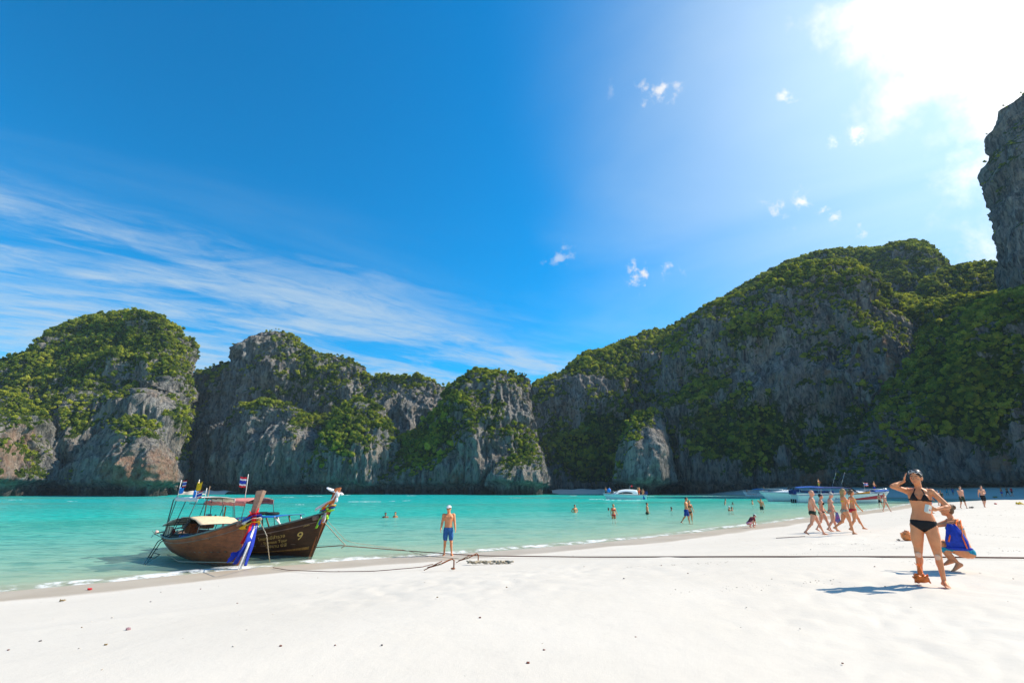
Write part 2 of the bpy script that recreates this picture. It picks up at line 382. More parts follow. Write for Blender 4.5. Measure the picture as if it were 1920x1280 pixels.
def leaf_mat(name, c1, c2, c3):
    m, t = newmat(name)
    rnd = t.n('ShaderNodeObjectInfo').outputs['Random']
    pos = t.n('ShaderNodeNewGeometry').outputs['Position']
    ri = t.n('ShaderNodeNewGeometry').outputs['Random Per Island']
    k = t.math('ADD', t.math('MULTIPLY', rnd, 0.65), t.math('ADD', t.math('MULTIPLY', ri, 0.25), t.math('MULTIPLY', t.math('SUBTRACT', t.noise(pos, 0.09, 4), .35), 1.1)))
    col = t.ramp(k, [(0.15, c1), (0.55, c2), (1.0, c3)])
    d = t.n('ShaderNodeBsdfPrincipled', {'Base Color': col, 'Roughness': 0.75, 'Specular IOR Level': 0.12})
    tl = t.n('ShaderNodeBsdfTranslucent', {'Color': t.mix(1.0, col, (1.5, 1.5, 0.7), 'MULTIPLY')})
    ms = t.n('ShaderNodeMixShader', {0: 0.38, 1: d.outputs[0], 2: tl.outputs[0]})
    t.n('ShaderNodeOutputMaterial', {'Surface': ms.outputs[0]}); return m
M_LEAF = leaf_mat('jungle_leaves', (0.035, 0.070, 0.014), (0.165, 0.220, 0.026), (0.44, 0.44, 0.055))
M_TRUNK = pmat('bark', (0.16, 0.13, 0.10), 0.9, 0.1, 0.4, 3)

# ------------------------------------------------------------------ crown meshes: leaf-sized faces through a lumpy volume
def crown_mesh(name, seed, n=260, leaf=0.26, flat=0.75, trunk=False):
    rs = np.random.RandomState(seed)
    K = 9; lobes = rs.normal(size=(K, 3)); lobes /= np.linalg.norm(lobes, axis=1)[:, None]; lobes *= rs.uniform(.25, 1.0, (K, 1)); lobes[:, 2] = np.abs(lobes[:, 2])*flat-.1; lobes[:, 0] *= rs.uniform(.7, 1.4)
    lr = rs.uniform(0.14, 0.46, K)
    k = rs.randint(0, K, n); d = rs.normal(size=(n, 3)); d /= np.linalg.norm(d, axis=1)[:, None]
    c = lobes[k]+d*(lr[k]*rs.uniform(0.5, 1.25, n))[:, None]
    nrm = d*0.8+rs.normal(size=(n, 3))*0.45+np.array([0, 0, 0.35]); nrm /= np.linalg.norm(nrm, axis=1)[:, None]
    t1 = np.cross(nrm, rs.normal(size=(n, 3))); t1 /= np.linalg.norm(t1, axis=1)[:, None]; t2 = np.cross(nrm, t1)
    s = (leaf*rs.uniform(0.6, 1.3, n))[:, None]
    V = np.stack([c+t1*s, c+t2*s*0.6+nrm*s*.15, c-t1*s, c-t2*s*0.6+nrm*s*.15], 1).reshape(-1, 3)
    me = bpy.data.meshes.new(name); me.from_pydata(V.tolist(), [], np.arange(n*4).reshape(n, 4).tolist())
    if trunk:
        V[:, 2] += .75; V[:, :2] *= .8; n0 = len(V); tv = []; tf = []
        for k_, a_ in enumerate((0, 2.1, 4.2)):
            w_ = .045; cx_, cy_ = math.cos(a_)*.12*k_, math.sin(a_)*.12*k_
            for j in range(3): tv += [(w_*math.cos(j*2.09), w_*math.sin(j*2.09), -.8)]
            for j in range(3): tv += [(cx_+w_*.5*math.cos(j*2.09), cy_+w_*.5*math.sin(j*2.09), .95)]
            o_ = n0+k_*6; tf += [(o_+j, o_+(j+1) % 3, o_+3+(j+1) % 3, o_+3+j) for j in range(3)]
        me = bpy.data.meshes.new(name); me.from_pydata(V.tolist()+tv, [], np.arange(n*4).reshape(n, 4).tolist()+tf)
        me.materials.append(M_LEAF); me.materials.append(M_TRUNK)
        for p_ in me.polygons[n:]: p_.material_index = 1
        return me
    me.materials.append(M_LEAF); return me
CROWNS = [crown_mesh('crown_%d' % i, 20+i, 300 if i < 3 else 150, 0.24 if i < 3 else 0.33, (0.8, 0.6, 1.1, .7)[i], i == 3) for i in range(4)]

def scatter(name, P, S, seed, label):
    """one foliage mass: crowns instanced on the given points"""
    rs = np.random.RandomState(seed)
    me = bpy.data.meshes.new(name); me.vertices.add(len(P)); me.vertices.foreach_set('co', P.reshape(-1).astype(np.float32))
    for k, a in (('size', S), ('pick', rs.choice(4, len(P), p=(.32, .32, .24, .12)).astype(float)), ('spin', rs.uniform(0, 6.28, len(P))), ('tipx', rs.normal(size=len(P))*.35), ('tipy', rs.normal(size=len(P))*.35)):
        x = me.attributes.new(k, 'FLOAT', 'POINT'); x.data.foreach_set('value', a.astype(np.float32))
    o = link(name, me); tag(o, label, kind='stuff')
    ng = bpy.data.node_groups.new(name, 'GeometryNodeTree')
    ng.interface.new_socket('Geometry', in_out='INPUT', socket_type='NodeSocketGeometry')
    ng.interface.new_socket('Geometry', in_out='OUTPUT', socket_type='NodeSocketGeometry')
    N = ng.nodes; L = ng.links
    gi = N.new('NodeGroupInput'); go = N.new('NodeGroupOutput'); join = N.new('GeometryNodeJoinGeometry')
    def attr(nm):
        a = N.new('GeometryNodeInputNamedAttribute'); a.data_type = 'FLOAT'; a.inputs[0].default_value = nm; return a.outputs[0]
    comb = N.new('ShaderNodeCombineXYZ'); L.new(attr('spin'), comb.inputs[2]); L.new(attr('tipx'), comb.inputs[0]); L.new(attr('tipy'), comb.inputs[1])
    sz = attr('size'); pk = attr('pick')
    for i, cm in enumerate(CROWNS):
        ob = CROWN_OBS[i]
        oi = N.new('GeometryNodeObjectInfo'); oi.inputs[0].default_value = ob; oi.inputs['As Instance'].default_value = True
        cp = N.new('FunctionNodeCompare'); cp.data_type = 'FLOAT'; cp.operation = 'EQUAL'; L.new(pk, cp.inputs[0]); cp.inputs[1].default_value = i; cp.inputs['Epsilon'].default_value = 0.1
        ip = N.new('GeometryNodeInstanceOnPoints'); L.new(gi.outputs[0], ip.inputs['Points']); L.new(cp.outputs[0], ip.inputs['Selection'])
        L.new(oi.outputs['Geometry'], ip.inputs['Instance']); L.new(comb.outputs[0], ip.inputs['Rotation']); L.new(sz, ip.inputs['Scale'])
        L.new(ip.outputs[0], join.inputs[0])
    L.new(join.outputs[0], go.inputs[0])
    md = o.modifiers.new('crowns', 'NODES'); md.node_group = ng
    return o
CROWN_OBS = [bpy.data.objects.new('crown', m_) for m_ in CROWNS]

# ------------------------------------------------------------------ cliff masses
TREE_SPOTS = []
def massif(name, label, cols, seed, nu=260, nv=150, amp=1.0, e1=1.5, e2=0.8, veg=0.0, ell=(), warm=(), bare=(), size=1.6, dens=0.30,
           notch=1.0, back=1.0, vslope=1.0, ledge=0.0, rough_top=1.0, span=None, top_small=True, bare_steep=0.25):
    C_ = np.array(cols, float)
    ridge = np.array([np.array(atY(c[0], c[1], c[4])) for c in C_])
    base = np.array([np.array(atY(c[2], 914, c[3])) for c in C_]); base[:, 2] = -0.6
    mid = (ridge+base)/2; seg = np.hypot(*(np.diff(mid[:, :2], axis=0).T))+0.35*np.abs(np.diff(ridge[:, 2])); s = np.concatenate([[0], np.cumsum(seg)])
    S = np.linspace(0, s[-1], nu)
    def interp(A):
        k = np.stack([np.interp(S, s, A[:, i]) for i in range(3)], 1)
        ker = np.hanning(max(5, nu//100)|1); ker /= ker.sum(); h = len(ker)//2
        pad = np.concatenate([np.repeat(k[:1], h, 0), k, np.repeat(k[-1:], h, 0)])
        return np.stack([np.convolve(pad[:, i], ker, 'valid') for i in range(3)], 1)
    Rg, Bs = interp(ridge), interp(base)
    nb = max(8, nv//5)
    tt = np.concatenate([np.linspace(0, 1, nv), 1+np.linspace(0, 1, nb+1)[1:]])
    phi = np.clip(tt, 0, 1)*math.pi/2
    fz = np.sin(phi)**e2; fg = 1-np.cos(phi)**e1
    if ledge:
        fg = fg+ledge*(sst(fz, .38, .5)-0.5*sst(fz, .5, 1)); fg = fg/fg[nv-1]
    D = Rg-Bs
    P = Bs[:, None, :]+D[:, None, :]*np.stack([fg, fg, fz], -1)[None]
    rr_ = np.linalg.norm(Rg[:, :2], axis=1)[:, None]; rp = np.linalg.norm(P[..., :2], axis=2)
    lim = CZ+(Rg[:, 2][:, None]-CZ)*rp/rr_*(0.985+0.015*fz[None]); P[..., 2] = np.where(fz[None] > .35, np.minimum(P[..., 2], lim), P[..., 2])
    # back slope
    bt = np.clip(tt-1, 0, 1)[None, :, None]; hz = D.copy(); hz[:, 2] = 0
    dirh = Rg.copy(); dirh[:, 2] = 0; dirh /= np.linalg.norm(dirh, axis=1)[:, None]
    P = P+bt*(dirh[:, None, :]*(np.maximum(Rg[:, 2], 8)*0.8*back)[:, None, None])
    P[..., 2] -= (bt[..., 0]**1.6)*(Rg[:, 2]+1)[:, None]
    # normals of the smooth form
    def normals(P):
        du = np.gradient(P, axis=0); dv = np.gradient(P, axis=1); n = np.cross(du, dv)
        n /= np.linalg.norm(n, axis=-1)[..., None]+1e-9; return n
    n = normals(P)
    tc = -P.copy(); tc[..., 2] = 0
    flip = np.sign((n*tc).sum(-1)[:, :nv//2].mean()) ; n = n*(flip if flip != 0 else 1)
    n[..., 2] *= 0.3
    p = P+seed*31.7
    warp = 6*np.stack([fbm(p/40, 2), fbm(p/40+9, 2), fbm(p/40+21, 2)], -1)
    q = p+warp
    vs = np.array([1, 1, 0.35]); vf = np.array([1, 1, 0.13])
    fade = np.where(tt <= 1, 1-0.75*sst(tt, 0.72, 1.0), 0.25)[None, :]
    d = 7.0*ridged(q/38*vs, 2, 0.5)*fade-3.5*fade
    d = d+3.2*(ridged(q/12*vs, 3, 0.55)-.8)*(0.35+0.65*fade)
    d = d+1.7*(ridged(q/4.6*np.array([1, 1, .25]), 4, 0.62)-.7)*(0.5+0.5*fade)
    d = d+0.8*ridged(p/1.9*vf, 2)*(0.5+0.5*fade)+1.0*(ridged(p/2.6*np.array([1, 1, .7]), 3, .6)-.7)*(0.5+0.5*fade)
    # horizontal breaks: ledges
    d = d+1.1*np.tanh(4*pnoise(np.stack([q[..., 0]/60, q[..., 1]/60, q[..., 2]/7], -1)))*fade
    d = (d-d[:, :nv].mean()+0.3+(1.5 if seed == 17 else 0))*amp
    # wave-cut notch at the waterline
    zz = P[..., 2]; nz_ = 3.2+1.4*fbm(np.stack([p[..., 0]/14, p[..., 1]/14, p[..., 0]*0], -1), 2)
    d = d-notch*(3.8*(1-sst(zz, nz_-1.2, nz_+0.8)))*(tt <= 1)[None, :]
    P = P+n*d[..., None]
    P[..., 2] += (rough_top*1.4*fbm(p/5, 3)-1.6)*sst(tt, 0.8, 1.0)[None, :]
    rp = np.linalg.norm(P[..., :2], axis=2); lim = CZ-0.5-0.9*size+(Rg[:, 2][:, None]-CZ)*rp/rr_+0.9*fbm(p/4, 3)
    P[..., 2] = np.where((fz[None] > .3)&(tt <= 1.001)[None], np.minimum(P[..., 2], lim), P[..., 2])
    n2 = normals(P)*(flip if flip != 0 else 1)
    up = n2[..., 2]
    px, py = proj(P)
    # vegetation cover
    v = veg+vslope*(sst(up, 0.15, 0.75)-0.45)+0.9*fbm(p/np.array([16, 16, 22]), 4, 0.6)+0.85*fbm(p/4.5, 3)
    for (cx, cy, rx, ry, wt) in ell:
        v = v+wt*np.exp(-(((px-cx)/rx)**2+((py-cy)/ry)**2))
    for (cx, cy, rx, ry, wt) in bare:
        v = v-wt*np.exp(-(((px-cx)/rx)**2+((py-cy)/ry)**2))
    v = np.where(P[..., 2] < 4, v-1, v)
    wv = np.zeros_like(v)
    for (cx, cy, rx, ry, wt) in warm:
        wv = np.maximum(wv, wt*np.exp(-(((px-cx)/rx)**2+((py-cy)/ry)**2)))
    me = grid_mesh(name, P, {'veg': np.clip(v*0.8+0.42, 0, 1), 'warm': wv})
    o = link(name, me, M_ROCK); tag(o, label, kind='structure')
    # foliage points, area-weighted on covered faces
    v = v-1.2*sst(0.5-np.abs(up), 0.2, 0.45)*bare_steep
    A = np.linalg.norm(np.cross(np.gradient(P, axis=0), np.gradient(P, axis=1)), axis=-1)
    ok = (v > 0.12)&(P[..., 2] > 4.0); ok[:, int(nv+nb*0.35):] = False
    if span is not None: ok &= (px > span[0])&(px < span[1])
    ok &= (px > -260)&(px < 2200)
    wgt = (A*ok*np.clip((v-0.05)*2.2, 0.2, 1)).reshape(-1)
    rs = np.random.RandomState(seed); cnt = int(wgt.sum()*dens*5.0)
    if cnt > 5:
        ii = rs.choice(len(wgt), cnt, p=wgt/wgt.sum())
        Pp = P.reshape(-1, 3)[ii]+rs.normal(size=(cnt, 3))*0.5
        sz = 0.40*size*np.exp(np.clip(rs.normal(size=cnt), -2, 1.7)*0.45)*(0.55+0.5*np.clip(v.reshape(-1)[ii], 0, 1.1))
        tpos = np.broadcast_to(tt[None, :], A.shape).reshape(-1)[ii]; sz = sz*(1-0.6*sst(tpos, .8, 1.0)*(1 if top_small else 0))
        Pp = Pp+n2.reshape(-1, 3)[ii]*(sz*0.15)[:, None]
        scatter('jungle_foliage', Pp, sz, seed, 'jungle bushes and small trees covering '+label)
    return o, P, v

massif('limestone_cliff', 'rounded green-topped cliff at the left edge of the bay', [
 (-300,730,-330,126,180),(-100,672,-120,136,190),(0,678,-10,142,195),(60,652,60,147,197),(120,612,120,150,198),(180,584,180,152,198),(240,576,236,153,197),
 (285,582,250,154,194),(318,603,280,156,190),(340,625,298,160,188),(354,648,312,166,190),(362,690,322,176,196),(368,760,338,190,204),(372,850,356,205,215),(376,900,368,225,228)],
 1, nu=340, nv=200, veg=-0.12, ell=((230,640,150,75,.9),(60,700,90,60,.8),(330,700,50,60,.3),(130,790,60,30,.5),(200,790,50,30,.4),(340,800,30,50,.5),(30,770,50,20,.5)),
 bare=((290,740,60,35,1.0),(100,745,70,30,.35),(60,850,80,60,1.1),(200,720,40,30,.3),(180,900,200,40,1)), warm=((30,860,70,50,.8),(280,730,40,40,.35)), ledge=.25, e1=1.7, e2=.72)
massif('limestone_cliff', 'pale pinkish buttress at the foot of the left cliff', [
 (132,912,128,148,149),(148,870,135,143,149),(172,822,150,138,150),(205,788,175,133,151),(235,772,205,131,153),(268,775,240,130,153),(300,792,275,131,152),
 (325,830,305,134,151),(338,870,318,138,150),(344,905,328,146,152)],
 2, nu=170, nv=130, amp=.8, veg=-0.35, ell=((275,795,60,22,.9),(330,830,16,30,.5)), bare=((260,880,90,50,1.2),), warm=((240,880,60,45,1.0),(300,880,50,45,.9),(180,890,30,30,.4)), size=1.1, notch=.8, e2=.7, e1=1.6)
massif('limestone_cliff', 'low rocky spur at the far left below the green dome', [
 (-300,770,-300,118,136),(-120,735,-120,124,140),(-30,725,-30,129,145),(30,735,15,133,147),(70,768,45,136,147),(98,815,70,139,147),(112,870,86,142,146),(118,910,96,146,148)],
 3, nu=150, nv=120, amp=.8, veg=-0.3, ell=((0,745,80,25,.6),(60,770,40,15,.4)), warm=((30,840,60,60,.8),(0,890,60,30,.7)), size=1.2)
massif('limestone_cliff', 'grey cliff with a knob summit, second from the left', [
 (360,800,352,232,240),(366,690,360,215,238),(384,692,378,196,232),(415,680,408,190,228),(446,672,438,186,226),(456,640,450,186,226),(478,618,470,186,226),(510,612,505,187,226),
 (545,620,540,187,226),(562,640,560,187,225),(600,662,598,187,225),(640,662,640,188,224),(668,678,668,190,222),(686,700,688,194,220),(704,725,706,200,218),(740,800,745,212,218)],
 4, nu=330, nv=180, veg=-0.22, ell=((510,735,60,18,.9),(640,800,70,70,.8),(540,650,60,25,.5),(600,690,60,30,.35)), bare=((470,640,50,30,.5),(620,660,60,14,.4),(440,820,60,90,.8),(500,850,70,60,.7),(520,650,40,20,.2)), warm=((620,890,30,20,.4),), ledge=.3, e2=.72, amp=1.1)
massif('limestone_cliff', 'dark shoulder below the knob summit', [
 (392,908,392,184,185),(400,850,398,178,184),(420,790,416,174,188),(455,752,450,171,190),(500,742,498,169,190),(545,752,540,168,188),(585,790,570,169,184),(600,830,590,172,181),(612,905,606,178,180)],
 5, nu=180, nv=120, veg=-0.15, ell=((500,748,60,18,.9),(560,790,30,30,.3)), bare=((490,860,90,60,.9),), e2=.7, amp=.9)
massif('limestone_cliff', 'green spur running down beside the middle cliffs', [
 (556,910,556,170,171),(575,868,572,165,172),(605,810,600,162,178),(640,758,636,160,186),(672,735,668,160,190),(700,750,700,162,190),(722,800,722,166,184),(735,860,735,172,180),(742,910,742,177,179)],
 6, nu=160, nv=120, veg=0.1, ell=((640,800,60,60,.7),), bare=((600,895,50,25,.6),(700,840,30,50,.5)), warm=((600,890,30,20,.5),), e2=.8, amp=.9)
massif('limestone_cliff', 'flat-topped grey cliff in the middle of the bay', [
 (640,760,642,205,225),(672,722,674,196,222),(695,704,696,192,220),(720,697,720,190,219),(745,702,746,189,218),(775,699,775,188,217),(805,706,806,188,215),(826,716,828,189,213),
 (832,748,834,196,212),(838,810,842,204,210),(856,860,856,206,209)],
 7, nu=210, nv=150, veg=-0.22, ell=((760,708,80,12,.6),(690,720,30,25,.4),(740,850,40,40,.4)), bare=((770,780,60,60,.7),), e2=.62, e1=1.8)
massif('limestone_cliff', 'pointed cliff with a broad green flank in the centre', [
 (648,914,648,172,173),(690,885,690,168,176),(730,850,730,165,182),(765,812,765,163,188),(800,800,800,163,186),(840,758,838,161,190),(868,722,866,159,193),(884,700,882,159,193),(900,687,896,160,193),
 (925,690,922,160,192),(955,693,952,161,191),(985,694,980,162,190),(1001,704,998,163,189),(1009,732,1006,170,190),(1014,780,1014,178,191),(1026,830,1024,184,192),(1032,905,1030,194,195)],
 8, nu=330, nv=190, veg=-0.18, ell=((800,820,70,70,1.0),(850,740,50,50,.6),(900,695,50,12,.5),(930,760,14,50,.4),(950,820,30,30,.3)), bare=((900,850,60,60,.7),(950,770,45,60,.6),(850,890,90,30,.8)), warm=((940,810,30,40,.3),(860,895,40,20,.5)), ledge=.15, e2=.7, e1=1.7, amp=1.1)
massif('limestone_cliff', 'small knobbly buttress at the foot of the pointed cliff', [
 (928,914,928,157,158),(936,880,934,154,160),(950,856,948,152,163),(975,846,972,151,164),(1000,842,998,151,164),(1022,846,1018,152,164),(1032,862,1028,155,163),(1036,890,1033,159,163),(1037,914,1035,164,165)],
 9, nu=110, nv=90, veg=-0.15, amp=.55, ell=((975,855,35,16,.9),), bare=((1000,890,60,25,.5),), warm=((1010,890,40,30,.35),), size=1.0, notch=.7, e2=.7)
massif('hillside', 'long green ridge climbing behind the small beach', [
 (930,840,930,225,245),(970,770,975,215,243),(992,735,996,206,242),(1014,710,1016,200,243),(1060,694,1056,198,246),(1085,672,1082,198,250),(1112,655,1108,200,255),(1145,647,1140,202,258),(1185,630,1178,204,260),
 (1222,614,1214,206,262),(1255,612,1246,206,260),(1300,592,1290,206,258),(1350,566,1340,208,256),(1400,560,1392,210,254)],
 10, nu=300, nv=190, veg=0.12, ell=((1150,850,100,70,1.2),(1100,680,80,25,.5),(1000,760,30,60,.2)), bare=((1070,760,35,60,.8),(1160,700,50,30,.3)), e1=1.15, e2=.9, notch=.0, size=1.9)
massif('limestone_cliff', 'free-standing rock fin with a mossy edge beside the bay', [
 (1142,914,1142,176,177),(1152,890,1152,163,168),(1162,850,1162,158,169),(1172,800,1172,155,170),(1192,770,1194,152,171),(1222,760,1222,152,171),(1244,776,1244,153,171),(1256,815,1256,158,170),(1262,860,1262,172,179),(1268,905,1266,177,179)],
 11, nu=120, nv=110, veg=-0.25, amp=.6, ell=((1180,800,26,50,.9),(1215,775,30,10,.7),(1160,880,15,30,.4)), bare=((1225,860,35,60,1.),), size=1.3, notch=1.4, e2=.55, e1=2.0)
massif('hillside', 'far wooded summit at the top of the great right-hand cliff', [
 (1300,620,1300,230,265),(1345,572,1340,230,268),(1400,535,1392,230,270),(1450,503,1440,230,272),(1500,480,1490,230,274),(1560,462,1548,228,274),(1620,459,1605,224,272),(1675,458,1660,220,270),
 (1700,447,1684,218,268),(1722,443,1705,216,266),(1748,450,1730,215,264),(1765,470,1745,215,262),(1785,480,1765,215,260),(1795,500,1775,215,258),(1820,560,1795,215,250),(1900,600,1880,210,240)],
 12, nu=320, nv=150, veg=0.35, ell=((1750,470,60,40,.3),), bare=((1740,500,30,25,.4),), e1=1.3, e2=.8, notch=0, size=1.9, amp=.8)
massif('hillside', 'wooded knob beside the tall tower of rock', [
 (1735,580,1735,200,225),(1752,535,1752,198,226),(1772,508,1772,196,226),(1800,492,1800,195,226),(1835,485,1835,194,224),(1880,484,1880,192,220),(1960,500,1960,190,215)],
 13, nu=120, nv=90, veg=0.4, e1=1.3, e2=.8, notch=0, size=1.7, amp=.5)
massif('hillside', 'sunlit wooded bowl below the summit', [
 (1560,600,1570,160,200),(1620,560,1625,158,206),(1665,540,1668,156,212),(1710,548,1710,154,216),(1750,560,1750,152,218),(1790,552,1790,150,218),(1830,545,1830,148,214),(1880,540,1880,145,205),(1980,560,1990,140,190)],
 14, nu=230, nv=150, veg=0.5, e1=1.05, e2=1.0, notch=0, size=1.9, amp=1.0)
massif('limestone_cliff', 'great dark cliff wall on the right of the bay', [
 (1250,905,1256,204,206),(1254,760,1262,190,204),(1257,640,1262,172,205),(1275,606,1276,168,210),(1305,588,1302,166,212),(1345,562,1338,164,212),(1390,548,1378,162,210),(1430,532,1416,160,208),(1480,508,1462,158,206),
 (1500,492,1480,156,205),(1520,484,1500,155,204),(1550,482,1530,153,202),(1590,478,1568,150,200),(1625,484,1600,147,196),(1648,500,1620,144,192),(1662,540,1640,142,188),(1690,590,1668,140,184),(1712,650,1690,138,178),(1740,720,1715,136,172),(1800,800,1770,134,160)],
 15, nu=470, nv=260, veg=-0.02, ell=((1400,800,140,70,.9),(1500,870,90,30,.5),(1330,640,60,40,.2),(1560,540,90,40,.5),(1640,760,40,60,.5),(1440,600,90,40,.3),(1350,820,60,60,.5),(1670,560,40,50,.7)),
 bare=((1440,690,120,35,.55),(1580,620,50,40,.5),(1560,900,120,18,.8),(1665,700,22,50,.9),(1300,900,60,20,.6),(1280,720,25,40,.5)), warm=((1668,680,14,22,1.),(1660,725,14,30,1.),(1550,697,10,10,.9),(1530,893,38,20,1.),(1660,640,10,12,.8),(1280,800,10,40,.4)), ledge=.1, e1=1.35, e2=.75, size=1.7, dens=.34)
massif('hillside', 'dark jungle slope over the beach at the right edge', [
 (1575,908,1585,142,143),(1600,872,1600,138,148),(1630,815,1632,135,151),(1665,760,1672,131,152),(1700,712,1712,127,152),(1745,662,1762,122,150),(1795,612,1818,117,146),(1845,566,1876,111,140),(1920,535,1960,104,132),(2050,510,2110,92,118),(2300,490,2380,74,100)],
 16, nu=420, nv=230, veg=0.35, ell=((1820,750,110,110,.9),(1700,780,40,50,.2)), bare=((1640,850,50,60,.9),(1740,870,80,40,1.1),(1860,880,90,28,1.3),(1700,760,30,40,.3)), warm=((1870,868,40,22,.7),(1780,850,30,20,.4)), e1=1.25, e2=.8, size=1.55, dens=.42, notch=1.4)
massif('limestone_cliff', 'sheer grey tower of rock cut off by the right edge', [
 (1868,640,1946,150,156),(1868,560,1971,148,156),(1868,480,1998,142,154),(1866,380,2031,137,152),(1860,300,2054,132,150),(1866,240,2085,128,148),(1886,194,2130,124,146),(1924,168,2189,120,144),(2010,150,2308,114,141),(2150,120,2505,102,132),(2400,110,2837,84,114)],
 17, nu=220, nv=260, veg=-0.2, e1=2.6, e2=.5, size=1.0, dens=.2, notch=0, amp=.7)

# ------------------------------------------------------------------ sea air
hb = bmesh.new(); bmesh.ops.create_cube(hb, size=1.0)
for v_ in hb.verts:
    v_.co = (v_.co.x*900, (v_.co.y+0.35)*700, -14 if v_.co.z < 0 else 125)
hm = bpy.data.meshes.new('haze'); hb.to_mesh(hm); hb.free()
hmat, t = newmat('sea_air')
t.n('ShaderNodeOutputMaterial', {'Volume': t.n('ShaderNodeVolumePrincipled', {'Color': (0.62, 0.85, 1.0, 1), 'Density': 0.00018, 'Anisotropy': 0.0}).outputs[0]})
haze = link('haze', hm, hmat); tag(haze, 'thin sea haze over the bay', kind='stuff')
scene.cycles.volume_bounces = 0
# ------------------------------------------------------------------ people: one continuous skin from joints
def V3(*a): return np.array(a, float)
def capsule(p0, r0, p1, r1, seg=12, hemi=3, ax=(1.0, 1.0), ref=None):
    """tapered limb with rounded ends; ax squashes the section along two side axes"""
    p0 = np.array(p0, float); p1 = np.array(p1, float); d = p1-p0; L = np.linalg.norm(d)+1e-9; d = d/L
    ref = np.array(ref if ref is not None else ((0, 0, 1) if abs(d[2]) < .9 else (1, 0, 0)), float)
    s = np.cross(d, ref); s /= np.linalg.norm(s)+1e-9; t_ = np.cross(s, d)
    rings = []
    for k in range(hemi+1):
        a = math.pi/2*(k/hemi); rings.append((p0-d*r0*math.cos(a), r0*max(math.sin(a), .05)))
    for k in range(1, 4):
        rings.append((p0+(p1-p0)*k/4, r0+(r1-r0)*k/4))
    for k in range(hemi+1):
        a = math.pi/2*(1-k/hemi); rings.append((p1+d*r1*math.cos(a), r1*max(math.sin(a), .05)))
    return [(c, s*ax[0]*r, t_*ax[1]*r) for c, r in rings]
def ring_mesh(rings, seg=14, cap=True):
    V = []; Fc = []
    for c, a, b in rings:
        for k in range(seg):
            th = 2*math.pi*k/seg; V.append(c+a*math.cos(th)+b*math.sin(th))
    n = len(rings)
    for i in range(n-1):
        for k in range(seg):
            k2 = (k+1) % seg; Fc.append((i*seg+k, i*seg+k2, (i+1)*seg+k2, (i+1)*seg+k))
    if cap:
        V.append(rings[0][0]); V.append(rings[-1][0]); c0 = len(V)-2; c1 = len(V)-1
        for k in range(seg):
            k2 = (k+1) % seg; Fc.append((c0, k2, k)); Fc.append((c1, (n-1)*seg+k, (n-1)*seg+k2))
    return V, Fc
def ellipsoid(c, rx, ry, rz, M=np.eye(3), seg=14, n=8):
    c = np.array(c, float); rings = []
    for k in range(n+1):
        a = math.pi*k/n; r = max(math.sin(a), .04)
        rings.append((c-M[:, 2]*rz*math.cos(a), M[:, 0]*rx*r, M[:, 1]*ry*r))
    return rings
def rotM(ax, deg):
    return np.array(Matrix.Rotation(R(deg), 3, ax))
class Blob:
    def __init__(s): s.V = []; s.F = []
    def add(s, rings, seg=14):
        V, Fc = ring_mesh(rings, seg); o = len(s.V); s.V += V; s.F += [tuple(i+o for i in f) for f in Fc]
    def remesh(s, name, vox, smooth=6):
        me = bpy.data.meshes.new(name+'_raw'); me.from_pydata([tuple(v) for v in s.V], [], s.F)
        bm = bmesh.new(); bm.from_mesh(me); bmesh.ops.recalc_face_normals(bm, faces=bm.faces); bm.to_mesh(me); bm.free()
        o = bpy.data.objects.new('tmp', me); COL.objects.link(o)
        rm = o.modifiers.new('r', 'REMESH'); rm.mode = 'VOXEL'; rm.voxel_size = vox
        sm = o.modifiers.new('s', 'SMOOTH'); sm.factor = 0.5; sm.iterations = smooth
        dg = bpy.context.evaluated_depsgraph_get(); dg.update()
        out = bpy.data.meshes.new_from_object(o.evaluated_get(dg)); out.name = name
        bpy.data.objects.remove(o); bpy.data.meshes.remove(me)
        out.polygons.foreach_set('use_smooth', [True]*len(out.polygons)); return out

def skin_mat(name, c, c2):
    m, t = newmat(name); pos = t.n('ShaderNodeTexCoord').outputs['Object']
    col = t.mix(t.sstep(t.noise(pos, 6, 4), .35, .65), c, c2)
    p = t.n('ShaderNodeBsdfPrincipled', {'Base Color': col, 'Roughness': 0.5, 'Specular IOR Level': 0.35, 'Subsurface Weight': 0.12, 'Subsurface Radius': (0.02, 0.008, 0.004), 'Subsurface Scale': 1.0})
    t.n('ShaderNodeOutputMaterial', {'Surface': p.outputs[0]}); return m
SKIN = dict(tan=skin_mat('tanned_skin', (0.72, 0.29, 0.125), (0.64, 0.235, 0.10)), pale=skin_mat('fair_skin', (0.74, 0.36, 0.22), (0.68, 0.29, 0.17)),
            brown=skin_mat('brown_skin', (0.30, 0.145, 0.08), (0.25, 0.115, 0.06)))
def cl(name, c, rough=0.75, c2=None, scale=25): return pmat(name, c, rough, 0.25, 0.25, scale, col2=c2, bump=0.15)
M_BLACK = cl('black_fabric', (0.012, 0.012, 0.014)); M_BLUE = cl('royal_blue_fabric', (0.015, 0.05, 0.42)); M_NAVY = cl('navy_fabric', (0.015, 0.06, 0.20), c2=(0.03, 0.16, 0.42), scale=30)
M_TEAL = cl('turquoise_fabric', (0.01, 0.30, 0.42)); M_GREEN = cl('dark_green_fabric', (0.03, 0.045, 0.025)); M_ORANGE = cl('orange_fabric', (0.85, 0.16, 0.015)); M_WHITE = cl('white_fabric', (0.75, 0.74, 0.72))
M_RED = cl('red_fabric', (0.60, 0.02, 0.03)); M_YEL = cl('yellow_fabric', (0.80, 0.50, 0.02)); M_PRINT = cl('patterned_fabric', (0.05, 0.06, 0.04), c2=(0.55, 0.50, 0.38), scale=45); M_PINK = cl('pink_fabric', (0.8, 0.30, 0.42))
